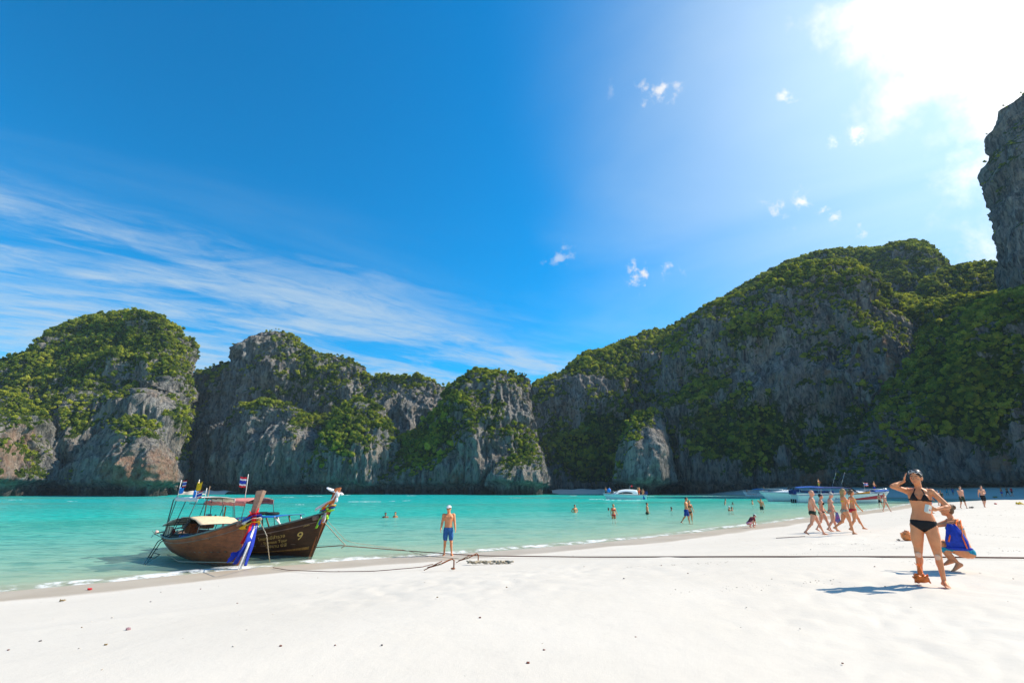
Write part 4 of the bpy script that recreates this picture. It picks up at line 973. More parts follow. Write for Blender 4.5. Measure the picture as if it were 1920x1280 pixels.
bather('blonde woman just behind the man in navy shorts', 1295, 976, 942, 190, 1.68, True, ST, 'tan', (('bottom', M_GREEN), ('top', M_GREEN)), 'long', M_BLOND)
bather('pale man in white trunks bending forward in the shaded water', 1359, 946, 936.5, 110, 1.75, False, dict(lean=12), 'pale', (('shorts', M_WHITE),), 'short', M_DARKH)
bather('dark head of a swimmer in the shaded water', 1374, 946, 942, 60, 1.7, False, ST, 'brown', (), 'short', M_DARKH)
bather('swimmer\'s head in a white cap, left of a pair', 1367.5, 957.5, 950.5, 90, 1.7, False, ST, 'tan', (('cap', M_WHITE),), 'short', M_GREYH)
bather('dark-haired swimmer\'s head, right of a pair', 1372.5, 957, 951.5, 90, 1.7, False, ST, 'tan', (), 'short', M_DARKH)
bather('bather with arms spread, submerged to the chest by the shadow edge', 1411, 945.5, 938, 110, 1.7, False, dict(armabdL=60, armabdR=50), 'tan', (), 'short', M_DARKH)
bather('man in dark green trunks thigh-deep with one elbow raised', 1428.5, 955, 937, 200, 1.78, False, dict(wristR=(.12, .1, .56), poleR=(1, 0, .2)), 'tan', (('shorts', M_GREEN),), 'short', M_DARKH)
bather('left of two swimmers\' heads beyond the pointed bow of the second longtail boat', 722.5, 970.5, 962.5, 170, 1.7, False, ST, 'brown', (), 'short', M_DARKH)
bather('right of two swimmers\' heads, nearer the man in blue shorts', 741, 970, 961.5, 190, 1.7, True, ST, 'tan', (), 'bun', M_BROWNH)

# ---- people further along the beach
FAR = 'people along the far beach'
def far(label, px, py, yaw, H, fem, pose, skin, wear, hk, hm): return person(label, ground_at(px, py), yaw, H, fem, pose, skin, .022, wear, hk, hm, FAR)
far('woman in dark shorts paddling beyond the strollers', 1652, 951, 60, 1.62, True, WALK_R, 'pale', (('shorts', M_BLACK), ('top', M_BLACK)), 'tail', M_DARKH)
far('woman in a grey bikini walking out of the water towards the camera', 1663, 959, 175, 1.70, True, WALK_L, 'pale', (('bottom', M_PRINT), ('top', M_PRINT)), 'short', M_BLOND)
far('dark-haired person whose head shows behind the shoulder of the woman in the black bikini', 1747, 962, 160, 1.75, False, ST, 'tan', (('shorts', M_BLUE),), 'short', M_DARKH)
far('person in white and turquoise shorts half hidden by the woman in the black bikini', 1762, 948, 190, 1.72, False, WALK_R, 'pale', (('shorts', M_WHITE),), 'short', M_BROWNH)
far('darkly dressed walker right behind the one in white shorts', 1768, 946, 200, 1.7, False, WALK_L, 'brown', (('shirt', M_GREEN), ('shorts', M_GREEN)), 'short', M_DARKH)
far('left of two people in blue wraps on the shaded sand', 1777, 929, 210, 1.66, True, WALK_L, 'brown', (('dress', M_TEAL),), 'short', M_DARKH)
far('right of two people in blue wraps on the shaded sand', 1788, 928, 200, 1.66, True, WALK_R, 'brown', (('dress', M_NAVY),), 'short', M_DARKH)
far('bare-chested man in olive shorts walking along the beach', 1808, 953, 185, 1.78, False, dict(WALK_L, hipL=10, hipR=-6), 'pale', (('longshorts', M_GREEN),), 'short', M_BROWNH)
far('bare-chested man in black shorts with one arm across his stomach', 1848, 951, 190, 1.78, False, dict(WALK_R, hipR=12, hipL=-6, wristL=(-.04, .16, .22)), 'pale', (('longshorts', M_BLACK),), 'short', M_BROWNH)
far('woman with a blue sarong at the far right, by the shaded rocks', 1880, 931, 170, 1.66, True, ST, 'tan', (('shorts', M_BLUE), ('top', M_RED)), 'long', M_DARKH)
far('tall dark walker between two others at the far right', 1890.5, 930, 180, 1.74, False, WALK_L, 'brown', (('shorts', M_BLACK),), 'short', M_DARKH)
far('walker in a red top and dark shorts, rightmost on the beach', 1899, 930, 175, 1.68, True, WALK_R, 'pale', (('shirt', M_RED), ('shorts', M_BLACK)), 'short', M_BROWNH)
far('person in a yellow shirt on the shaded sand behind the speedboats', 1636, 930, 140, 1.7, False, WALK_L, 'brown', (('shirt', M_YEL), ('shorts', M_BLACK)), 'short', M_DARKH)
# ------------------------------------------------------------------ small mesh helpers
def tube(name, pts, r, mat, parent=None, seg=8, taper=None):
    pts = [np.array(p, float) for p in pts]; n = len(pts); rings = []
    for i, p in enumerate(pts):
        d = pts[min(i+1, n-1)]-pts[max(i-1, 0)]; d = d/(np.linalg.norm(d)+1e-9)
        ref = V3(0, 0, 1) if abs(d[2]) < .9 else V3(1, 0, 0); s = np.cross(d, ref); s /= np.linalg.norm(s); t_ = np.cross(s, d)
        rr = r*(1 if taper is None else 1+(taper-1)*i/(n-1)); rings.append((p, s*rr, t_*rr))
    V, Fc = ring_mesh(rings, seg); me = bpy.data.meshes.new(name); me.from_pydata([tuple(v) for v in V], [], Fc); me.update()
    return link(name, me, mat, parent, True)
def box(name, c, s, mat, parent=None, rot=None, bev=0.01):
    bm = bmesh.new(); bmesh.ops.create_cube(bm, size=1.0)
    for v in bm.verts: v.co = Vector((v.co.x*s[0], v.co.y*s[1], v.co.z*s[2]))
    if bev: bmesh.ops.bevel(bm, geom=bm.edges[:], offset=min(bev, min(s)*.3), segments=2)
    M = Matrix.Identity(3) if rot is None else rot
    for v in bm.verts: v.co = M@v.co+Vector(c)
    me = bpy.data.meshes.new(name); bm.to_mesh(me); bm.free(); return link(name, me, mat, parent)
def surf(name, fn, nu, nv, mat, parent=None, thick=0.0, smooth=True):
    """sheet from fn(u,v) with optional thickness"""
    P = np.array([[fn(i/(nu-1), j/(nv-1)) for j in range(nv)] for i in range(nu)], float)
    if not thick: return link(name, grid_mesh(name, P), mat, parent, smooth)
    n_ = np.cross(np.gradient(P, axis=0), np.gradient(P, axis=1)); n_ /= np.linalg.norm(n_, axis=-1)[..., None]+1e-9
    Q = P-n_*thick; N = nu*nv; V = np.concatenate([P.reshape(-1, 3), Q.reshape(-1, 3)]); ix = np.arange(N).reshape(nu, nv); Fc = []
    for i in range(nu-1):
        for j in range(nv-1):
            a, b_, c_, d_ = ix[i, j], ix[i+1, j], ix[i+1, j+1], ix[i, j+1]; Fc.append((a, b_, c_, d_)); Fc.append((d_+N, c_+N, b_+N, a+N))
    for i in range(nu-1): Fc.append((ix[i+1, 0], ix[i, 0], ix[i, 0]+N, ix[i+1, 0]+N)); Fc.append((ix[i, -1], ix[i+1, -1], ix[i+1, -1]+N, ix[i, -1]+N))
    for j in range(nv-1): Fc.append((ix[0, j], ix[0, j+1], ix[0, j+1]+N, ix[0, j]+N)); Fc.append((ix[-1, j+1], ix[-1, j], ix[-1, j]+N, ix[-1, j+1]+N))
    me = bpy.data.meshes.new(name); me.from_pydata(V.tolist(), [], [tuple(int(k) for k in f) for f in Fc]); me.update()
    return link(name, me, mat, parent, smooth)
def wood(name, c1, c2, c3, rough=.5, spec=.3, sx=(1.2, 9, 9)):
    m, t = newmat(name); pos = t.n('ShaderNodeTexCoord').outputs['Object']
    a = t.noise(t.n('ShaderNodeMapping', {'Vector': pos, 'Scale': sx}).outputs[0], 1.5, 6, .65, .6); b_ = t.noise(pos, 1.1, 5, .6); s_ = t.noise(pos, 22, 3, .7)
    col = t.ramp(t.math('ADD', t.math('MULTIPLY', a, .45), t.math('MULTIPLY', b_, .55)), [(.32, c1), (.52, c2), (.70, c3)])
    col = t.mix(t.math('MULTIPLY', t.sstep(s_, .6, .75), .3), col, tuple(x*.4 for x in c1))
    z = t.n('ShaderNodeSeparateXYZ', {0: pos}).outputs[2]
    st = t.math('FRACT', t.math('MULTIPLY', z, 5.5)); seam = t.math('LESS_THAN', st, 0.05)
    col = t.mix(t.math('MULTIPLY', seam, .35), col, tuple(x*.3 for x in c1))
    bp = t.n('ShaderNodeBump', {'Height': t.math('SUBTRACT', a, t.math('MULTIPLY', seam, .5)), 'Strength': .4, 'Distance': .02})
    p = t.n('ShaderNodeBsdfPrincipled', {'Base Color': col, 'Roughness': rough, 'Specular IOR Level': spec, 'Normal': bp.outputs[0]}); t.n('ShaderNodeOutputMaterial', {'Surface': p.outputs[0]}); return m
W_RED = wood('varnished_hull_wood', (.09, .030, .013), (.34, .095, .032), (.54, .18, .06)); W_DARK = wood('dark_hull_wood', (.022, .011, .006), (.075, .030, .013), (.17, .072, .03))
W_PROW = wood('weathered_prow_wood', (.14, .075, .05), (.30, .19, .14), (.40, .28, .21), .7); W_DECK = wood('deck_wood', (.08, .05, .03), (.22, .15, .10), (.33, .25, .17), .8)
P_RAIL = pmat('grey_green_paint', (.16, .21, .19), .6, .3, .3, 8); P_IRON = pmat('painted_iron_tube', (.035, .05, .055), .5, .4, .3, 20); P_BLACK = pmat('black_rubber', (.015, .015, .015), .7, .3)
P_CREAM = pmat('cream_canvas', (.72, .55, .36), .9, .1, .15, 10); P_WHITE = pmat('white_canvas', (.78, .76, .72), .8, .2, .08, 6); P_PINK = pmat('faded_pink_canvas', (.72, .26, .22), .9, .1, .15, 6)
P_BLUE = pmat('blue_painted_roof', (.01, .16, .52), .5, .3, .2, 6); P_STEEL = pmat('worn_steel', (.35, .34, .33), .35, .5, .5, 25, metal=.7); P_RUST = pmat('rust', (.30, .10, .04), .8, .2, .5, 25)
P_GOLD = pmat('gold_lettering', (.70, .47, .13), .55, .4); P_ROPE = pmat('pale_rope', (.52, .44, .32), .9, .1, .4, 60, bump=.5); P_DROPE = pmat('dark_wet_rope', (.17, .07, .045), .8, .2, .4, 60, bump=.5)
F_RED = cl('red_ribbon', (.75, .015, .03)); F_BLUE = cl('blue_ribbon', (.02, .05, .45)); F_WHITE = cl('white_ribbon', (.80, .79, .78)); F_YEL = cl('yellow_ribbon', (.85, .50, .01)); F_LIME = cl('lime_ribbon', (.35, .70, .04)); F_ORANGE = cl('orange_ribbon', (.85, .22, .02)); F_SKY = cl('light_blue_flag', (.02, .24, .75))

def text_mesh(body, size, font=None):
    cu = bpy.data.curves.new('txt', 'FONT'); cu.body = body; cu.size = size; cu.align_x = 'LEFT'
    o = bpy.data.objects.new('txt', cu); COL.objects.link(o); dg = bpy.context.evaluated_depsgraph_get(); dg.update()
    me = bpy.data.meshes.new_from_object(o.evaluated_get(dg)); bpy.data.objects.remove(o); return me
def thai_flag(parent, c, w, h, yaw, tilt=0.0):
    """five-striped flag, each stripe its own cloth strip in a waving sheet"""
    root = empty('flag'); root.parent = parent
    bands = [(0, 1/6, F_RED), (1/6, 1/3, F_WHITE), (1/3, 2/3, F_BLUE), (2/3, 5/6, F_WHITE), (5/6, 1, F_RED)]
    for a, b_, m_ in bands:
        surf('flag_stripe', lambda u, v: V3(c[0]+u*w*math.cos(yaw), c[1]+u*w*math.sin(yaw)+.05*w*math.sin(u*9)*math.cos(yaw), c[2]+(a+(b_-a)*v)*h+tilt*u*w+.03*h*math.sin(u*8)), 12, 3, m_, root, .002)
    return root

class Longtail:
    def __init__(s, label, foot, heading, L=6.3, B=0.85, hullm=W_RED, zb=1.55, roll=0.0):
        s.L, s.B, s.zb = L, B, zb
        s.root = empty('longtail_boat', (foot[0], foot[1], foot[2]), 0); s.root.rotation_euler = (roll, 0, heading)
        tag(s.root, label, 'longtail boat', 'longtail boats beached at the water edge')
        for side, nm in ((-1, 'hull_side'), (1, 'hull_side')):
            surf(nm, lambda u, v: s.P(u, v, side), 70, 16, hullm, s.root, .035)
        # transom and inner floor
        surf('transom', lambda u, v: V3(s.P(0, v, 1)[0], (2*u-1)*abs(s.P(0, v, 1)[1]), s.P(0, v, 1)[2]), 8, 10, P_RAIL if hullm is W_RED else hullm, s.root, .03)
        for k in range(16):                                        # deck boards, one by one
            u0 = .06+.052*k; a = s.P(u0, .55, 1); b_ = s.P(u0+.05, .55, 1); hw = min(abs(a[1]), abs(b_[1]))*.97
            if hw > .06: box('deck_board', ((a[0]+b_[0])/2, 0, .28+.25*u0**4), (abs(b_[0]-a[0])*.94, hw*2, .025), W_DECK, s.root, None, .004)
        for side in (-1, 1):
            tube('gunwale', [s.P(u, 1.0, side)+V3(0, side*.012, .012) for u in np.linspace(0, 1, 40)], .032, P_RAIL, s.root)
            tube('rubbing_strake', [s.P(u, .84, side)+V3(0, side*.02, 0) for u in np.linspace(.01, .97, 40)], .016, W_PROW, s.root)
        tube('stern_rail', [s.P(0, 1, -1), s.P(0, 1, 1)], .035, P_RAIL, s.root)
        for k, u0 in enumerate((.22, .36, .50, .64, .76)):
            a = s.P(u0, .82, 1); box('thwart', (a[0], 0, a[2]), (.20, abs(a[1])*1.96, .03), W_DECK, s.root)
        # stem post and tall wedge prow: sharp edge forward, broad face aft
        st = [(-.05, -.10, .05, .10), (.05, .15, .055, .12), (.30, .80, .06, .14), (.52, 1.32, .07, .16), (.72, 1.70, .095, .20), (.92, 2.08, .125, .23), (1.08, 2.44, .155, .26)]
        V = []; Fc = []
        k_ = zb/1.55
        for x, z, hw, dp in st:
            z = z*k_ if z > 0 else z
            V += [(x+.03, 0, z), (x-dp*.25, -hw, z-.03), (x-dp*.55, -hw*.98, z-.05), (x-dp*.55, hw*.98, z-.05), (x-dp*.25, hw, z-.03)]
        for i in range(len(st)-1):
            for j in range(5):
                j2 = (j+1) % 5; Fc.append((i*5+j, i*5+j2, i*5+5+j2, i*5+5+j))
        n = len(st)-1; Fc += [(n*5, n*5+1, n*5+2, n*5+3, n*5+4), (4, 3, 2, 1, 0)]
        me = bpy.data.meshes.new('prow'); me.from_pydata(V, [], Fc); me.update(); s.prow = link('prow', me, W_PROW if hullm is W_RED else W_RED, s.root)
        a = s.P(.965, .96, 1); box('bow_beam', (a[0]+.02, 0, a[2]-.04), (.16, .62, .13), W_PROW, s.root, Matrix.Rotation(-.35, 3, 'Y'))
    def P(s, u, v, side):
        L = s.L; xk = -L*(1-u); rake = -.22*(1-u)**3+.60*u**5
        zk = -.20+.16*(1-u)**2+.08*u**8; zs = .56+.10*(1-u)**2+(s.zb-.56)*(u**3.0)
        b = s.B*(.62+.38*math.sin(math.pi*min(1, u/.9)))*(1-u**5.5)**.85 if u < 1 else 0.0
        b = max(b, .03+.10*v*u**6)
        prof = math.sin(v*math.pi/2)**.62*(1+.10*v)
        return V3(xk+rake*v, side*b*prof*(.80+.20*v), zk+(zs-zk)*v)
    def awning(s, x0, x1, z0, z1, hw, mat, arch=.08, sag=.0, name='awning', posts=True, rake=0.0):
        surf(name, lambda u, v: V3(x0+(x1-x0)*u, (2*v-1)*hw, z0+(z1-z0)*u+arch*(1-(2*v-1)**2)+sag*math.sin(u*math.pi)+.012*math.sin(u*19)*math.cos(v*9)), 24, 12, mat, s.root, .012)
        for k in range(5):
            u = k/4; tube('awning_rib', [V3(x0+(x1-x0)*u, (2*v-1)*hw, z0+(z1-z0)*u+arch*(1-(2*v-1)**2)+sag*math.sin(u*math.pi)-.02) for v in np.linspace(0, 1, 9)], .012, P_IRON, s.root, 6)
        if posts:
            for u in (0.03, .5, .97):
                for side in (-1, 1):
                    x = x0+(x1-x0)*u; uu = max(0, min(1, 1+x/s.L)); g_ = s.P(uu, 1, side)
                    tube('awning_post', [g_, V3(x+rake, side*hw, z0+(z1-z0)*u+sag*math.sin(u*math.pi))], .014, P_IRON, s.root, 6)
    def engine(s, x, z):
        e = box('engine', (x, 0, z), (.55, .34, .34), P_RUST, s.root, None, .04)
        box('engine_head', (x, 0, z+.22), (.42, .26, .12), P_BLACK, e, None, .02)
        for k in range(4): tube('exhaust_header', [V3(x-.18+k*.11, -.16, z+.12), V3(x-.18+k*.11, -.28, z+.14), V3(x-.20+k*.10, -.30, z-.02)], .028, P_STEEL, e, 8)
        tube('radiator_hose', [V3(x+.2, .1, z+.2), V3(x+.32, .12, z+.34), V3(x+.40, .05, z+.1)], .035, P_BLACK, e, 8)
        tube('flywheel', [V3(x-.30, 0, z), V3(x-.36, 0, z)], .17, P_STEEL, e, 16)
        tube('air_filter', [V3(x+.02, .05, z+.28), V3(x+.02, .05, z+.38)], .11, P_STEEL, e, 14)
        tube('tiller', [V3(x+.25, 0, z), V3(x+.75, -.05, z+.12), V3(x+1.15, -.08, z+.18)], .018, P_IRON, s.root)
        sh = tube('tail_shaft', [V3(x-.30, 0, z), V3(x-1.6, .05, z-.20), V3(x-3.1, .08, z-.48)], .028, P_IRON, s.root)
        tube('guard_bar', [V3(x-2.1, .07, z-.36), V3(x-2.6, .07, z-.62), V3(x-3.1, .08, z-.50)], .014, P_IRON, sh)
        for k in range(3):
            a = k*2.094; c = V3(x-3.14, .08, z-.49); tip = c+V3(-.02, math.cos(a)*.13, math.sin(a)*.13); part_blob('propeller_blade', [capsule(c, .02, tip, .045, 10, 3, (1, .18))], P_STEEL, sh)
        part_blob('float', [ellipsoid(V3(x-3.0, .08, z-.42), .08, .08, .08)], pmat('pink_float', (.75, .45, .38), .5), sh)

# ---------------- boat one: nearer, red-brown
foot1 = at(443, 1062, 0.0); stern1 = at(344, 1040, 0.0)
dv = Vector((foot1.x-stern1.x, foot1.y-stern1.y)).normalized(); hd1 = math.atan2(dv.y, dv.x)
b1 = Longtail('red-brown longtail boat with a bare wedge prow, blue and white ribbons and a cream awning', (foot1.x, foot1.y, 0.02), hd1, 6.1, .88, W_RED, 1.50, R(-2))
b1.root.scale = (.86, 1, 1)
b1.engine(-4.9, .95)
b1.awning(-5.35, -2.9, 2.02, 2.06, .62, P_WHITE, .05, 0, 'roof_canvas')
b1.awning(-5.9, -3.9, 1.02, 1.36, .74, P_WHITE, .03, .06, 'awning_cloth', False)
b1.awning(-4.1, -1.9, 1.36, 1.20, .70, P_CREAM, .03, .10, 'awning_cloth')
for side in (-1, 1): surf('roof_valance', lambda u, v: V3(-5.4+2.55*u, side*(.63+.02*v), 2.05-.13*v+.01*math.sin(u*25)), 24, 3, P_WHITE, b1.root, .01)
tube('roof_bracket', [V3(-5.9, -.62, .62), V3(-5.6, -.64, 1.95), V3(-5.35, -.6, 2.08)], .02, P_IRON, b1.root)
tube('cross_bar', [V3(-3.3, -.75, 1.86), V3(-2.2, -.55, 1.86)], .014, P_IRON, b1.root)
for x, y, z, w_, h_, m_, nm in ((-5.5, -.5, 2.28, .42, .20, F_SKY, 'blue_flag'), (-3.75, -.5, 2.14, .36, .24, F_SKY, 'blue_flag'), (-3.55, -.5, 2.40, .40, .28, F_YEL, 'yellow_flag')):
    fl = surf(nm, lambda u, v: V3(x-.2+u*w_, y+.04*math.sin(u*8), z-.08+v*h_+.03*math.sin(u*7)), 10, 5, m_, b1.root, .003)
thai_flag(b1.root, (-5.45, -.5, 2.42), .44, .24, .0, .05)
thai_flag(b1.root, (-3.15, -.62, 2.00), .50, .24, .0, .14)
for x, z1 in ((-5.68, 2.70), (-3.62, 2.70), (-2.65, 2.40)): tube('flag_pole', [V3(x, -.5, 2.0), V3(x+.03, -.5, z1)], .011, P_WHITE, b1.root, 6)
tube('bamboo_stick', [V3(-4.45, .2, 1.2), V3(-4.38, .15, 2.05), V3(-4.2, .1, 2.48)], .022, W_DECK, b1.root)
for k in range(3): box('cream_fender_board', (-5.75+.27*k, -.62, .80), (.13, .05, .42), pmat('dirty_cream_paint', (.50, .48, .36), .8), b1.root, Matrix.Rotation(.16, 3, 'Y'))
box('blue_cool_box', (-4.2, -.3, .62), (.9, .35, .22), P_BLUE, b1.root, None, .03)
part_blob('red_buoy', [ellipsoid(V3(-5.98, -.35, .80), .11, .11, .11)], F_RED, b1.root)
# boarding ladder over the stern quarter
lad = empty('boarding_ladder'); lad.parent = b1.root
for q in (0, .34):
    tube('rail', [V3(-5.0+q, -.62, .80), V3(-5.15+q, -.98, .50), V3(-5.55+q*.6, -1.18, -.35)], .017, P_IRON, lad)
for k in range(3):
    f = (.28, .62, .96)[k]; tube('rung', [V3(-5.1-.45*f, -.95-.2*f, .5-.85*f), V3(-4.78-.50*f, -.95-.2*f, .5-.85*f)], .017, P_IRON, lad)
tube('brace', [V3(-4.6, -.98, .10), V3(-5.3, -1.0, .12)], .015, P_IRON, lad); tube('brace', [V3(-4.6, -.98, .10), V3(-5.5, -1.16, -.30)], .013, P_IRON, lad)

def boat_pt(b, p): return Matrix.Translation(b.root.location)@b.root.rotation_euler.to_matrix().to_4x4()@Matrix.Diagonal((*b.root.scale, 1))@Vector(p)
def ribbon(name, pts, w, mat, parent, twist=0.0, wd=None):
    pts = [np.array(p, float) for p in pts]; n = len(pts)
    def fn(u, v):
        f = u*(n-1); i = min(int(f), n-2); t_ = f-i; p = pts[i]*(1-t_)+pts[i+1]*t_; a = twist*u
        ww = w*(.55+.45*min(1, u*3)); side = V3(math.cos(a), math.sin(a), 0) if wd is None else wd
        return p+side*(v-.5)*ww+V3(0, 0, .012*math.sin(v*9+u*6))+V3(-.65, -.76, 0)*.02*math.sin(v*12+u*3)
    return surf(name, fn, 22, 7, mat, parent, .004)
sash = empty('ribbon_sash', tuple(boat_pt(b1, (.62, 0, 1.35)))); sash.rotation_euler = (0, 0, hd1)
tag(sash, 'red, blue, white and yellow ribbons tied round the prow of the red-brown longtail boat', 'ribbons')
def wrap(parent, z, r, mat, name, xo=0.0, tilt=.0, h=.09):
    return surf(name, lambda u, v: V3(xo-.02+r*1.05*math.cos(u*6.2832)+tilt*.5*(v-.5), r*.85*math.sin(u*6.2832), z+(v-.5)*h+tilt*.12*math.cos(u*6.28)+.012*math.sin(u*30)), 28, 5, mat, parent, .006)
wrap(sash, -.12, .24, F_YEL, 'yellow_ribbon', -.09, 1.0); wrap(sash, .0, .25, F_WHITE, 'white_ribbon', -.05, 1.0); wrap(sash, .09, .23, F_BLUE, 'blue_ribbon', -.02, 1.0); wrap(sash, .20, .17, F_RED, 'red_ribbon', .03, .4, .12)
part_blob('ribbon_knot', [ellipsoid(V3(.22, -.04, .14), .07, .09, .09), capsule(V3(.22, -.04, .14), .05, V3(.20, .08, .42), .03, 10, 3, (1, .5)), capsule(V3(.2, -.05, .14), .05, V3(.12, -.16, .34), .03, 10, 3, (1, .5)), ellipsoid(V3(.24, -.02, 0), .05, .06, .09)], F_RED, sash, .02)
wdv = V3(-.4, .92, 0)
def drop(z0, y0, x1, y1, z1): return [V3(.24, y0, z0), V3(.30, (y0+y1)/2, (z0+z1)/2+.06), V3(x1, y1, z1)]
ribbon('red_ribbon', drop(.05, -.05, .06, -.24, -.62), .16, F_RED, sash, wd=wdv)
ribbon('blue_ribbon', drop(.02, .0, -.05, -.30, -1.22), .24, F_BLUE, sash, wd=wdv)
ribbon('white_ribbon', [V3(.27, .02, -.1), V3(.24, -.08, -.7), V3(.04, -.20, -1.42)], .17, F_WHITE, sash, wd=wdv)
ribbon('blue_ribbon', [V3(.27, .05, -.02), V3(.25, .0, -.7), V3(.12, -.06, -1.28)], .14, F_BLUE, sash, wd=wdv)
ribbon('blue_ribbon', [V3(.0, -.22, -.85), V3(-.06, -.36, -1.0), V3(-.10, -.50, -1.02)], .30, F_BLUE, sash, wd=V3(0, .4, .9))

# ---------------- boat two: darker, behind
foot2 = at(583, 1043, 0.0)
hd2 = math.atan2(-.36, .93)
b2 = Longtail('dark brown longtail boat with gold lettering and a garlanded prow, behind the other', (foot2.x, foot2.y, 0.02), hd2, 7.0, .90, W_DARK, 1.55, R(1))
b2.engine(-5.6, .98)
b2.awning(-5.1, -2.75, 1.86, 1.92, .66, P_PINK, .12, 0, 'pink_awning')
for side in (-1, 1): surf('pink_valance', lambda u, v: V3(-5.0+2.2*u, side*(.67+.02*v), 1.92-.16*v+.01*math.sin(u*25)), 24, 3, P_PINK, b2.root, .01)
b2.awning(-3.9, -1.15, 1.24, 1.40, .72, P_BLUE, .03, 0, 'blue_roof', False)
for k, x in enumerate((-3.7, -3.1, -2.5, -1.9, -1.3)):
    for side in (-1, 1): tube('roof_post', [b2.P(1+x/b2.L, 1, side), V3(x, side*.66, 1.25+.055*(x+3.9))], .030, W_DECK if k % 2 else P_WHITE, b2.root, 8)
for k, x in enumerate((-2.75, -2.2)): part_blob('spare_tyre', [[(V3(x, .1, 1.44)+V3(math.cos(a)*.22, math.sin(a)*.22, 0), V3(math.cos(a), math.sin(a), 0)*.05, V3(0, 0, .05)) for a in np.linspace(0, 6.283, 20)]], P_BLACK, b2.root)
part_blob('white_bundle', [ellipsoid(V3(-2.9, -.2, .86), .28, .2, .16), ellipsoid(V3(-2.4, -.15, .84), .22, .2, .13)], P_WHITE, b2.root, .03)
thai_flag(b2.root, (-3.35, -.3, 2.42), -.34, .40, .0, -.10); tube('flag_pole', [V3(-3.3, -.3, 1.9), V3(-3.28, -.3, 2.95)], .012, P_WHITE, b2.root, 6)
tube('orange_pole', [V3(-4.3, -.3, .9), V3(-4.28, -.3, 1.7)], .025, F_ORANGE, b2.root)
surf('ochre_stripe', lambda u, v: b2.P(.60+.37*u, .235+.05*v*(.3+u), -1)+V3(0, -.012, 0), 30, 3, pmat('ochre_paint', (.42, .20, .05), .7, .2, .5, 12), b2.root, .004)
def on_hull(b, body, size, u0, v0, sc=1.0, vs=1.0, name='lettering', slope=0.0):
    me = text_mesh(body, size); n = len(me.vertices)
    if n == 0: return
    for v in me.vertices:
        x, y = v.co.x, v.co.y; u = u0+x*sc/b.L; vv = v0+y*vs+slope*x; p = b.P(u, vv, -1); v.co = Vector(p+V3(0, -.012, 0)+V3(.006, -.004, 0))
    me.materials.clear(); me.name = name; o = link(name, me, P_GOLD, b.root); return o
# lettering runs along the side towards the bow (u grows to the right as seen from the water)
on_hull(b2, 'ไทยธานีสำรวจ', .17, .705, .635, 1.0, .75); on_hull(b2, '- Siamese Tour', .155, .715, .505, 1.0, .75); on_hull(b2, 'โอ๋สยาม พีพี', .17, .735, .375, 1.0, .75)
on_hull(b2, '9', .40, .895, .50, 1.1, .68, 'number'); on_hull(b2, '2555', .09, .918, .80, 1.0, .7, 'number')
on_hull(b2, '-----', .09, .925, .83, .9, .7, 'underline')
gar = empty('flower_garland', tuple(boat_pt(b2, (.66, 0, 1.62)))); gar.rotation_euler = (0, 0, hd2)
tag(gar, 'lime, orange, blue and yellow garland knotted round the prow of the dark longtail boat', 'garland')
for z, r, m_, nm in ((.10, .17, F_WHITE, 'white_band'), (.02, .19, F_BLUE, 'blue_band'), (-.08, .19, F_LIME, 'lime_band'), (.08, .20, F_YEL, 'yellow_band')):
    wrap(gar, z, r, m_, nm, -.08+z*.3, .5, .09)
rs = random.Random(4)
for k in range(16):
    a = rs.uniform(2.6, 6.0); part_blob('flower', [ellipsoid(V3(-.06+.20*math.cos(a), .19*math.sin(a), rs.uniform(-.28, .12)), .05, .05, .045)], rs.choice([F_YEL, F_ORANGE, F_LIME, F_WHITE, F_RED]), gar)
for k, (m_, x, z1) in enumerate(((F_LIME, -.30, -.62), (F_BLUE, -.20, -.5), (F_ORANGE, -.05, -.46), (F_WHITE, .02, -.42))):
    ribbon('garland_tail', [V3(.0, -.2, -.1), V3(x*.5, -.24, -.3), V3(x, -.26, z1)], .11, m_, gar, wd=V3(1, 0, .2))
sc2 = empty('prow_scarf', tuple(boat_pt(b2, (.95, 0, 2.25)))); sc2.rotation_euler = (0, 0, hd2); tag(sc2, 'white and orange scarf tied near the top of the dark boat\'s prow', 'scarf')
wrap(sc2, .05, .20, F_WHITE, 'white_band', -.08, -.7, .09)
ribbon('white_ribbon', [V3(.16, -.18, .05), V3(.02, -.24, -.25), V3(-.30, -.26, -.42), V3(-.72, -.26, -.62)], .10, F_WHITE, sc2, wd=V3(.3, 0, 1)); ribbon('orange_ribbon', [V3(.04, -.25, -.28), V3(-.15, -.28, -.40), V3(-.36, -.27, -.56)], .09, F_ORANGE, sc2, wd=V3(.3, 0, 1))
part_blob('scarf_knot', [ellipsoid(V3(.16, -.14, -.08), .07, .07, .10), ellipsoid(V3(.14, -.16, -.26), .06, .06, .09)], F_WHITE, sc2, .02)
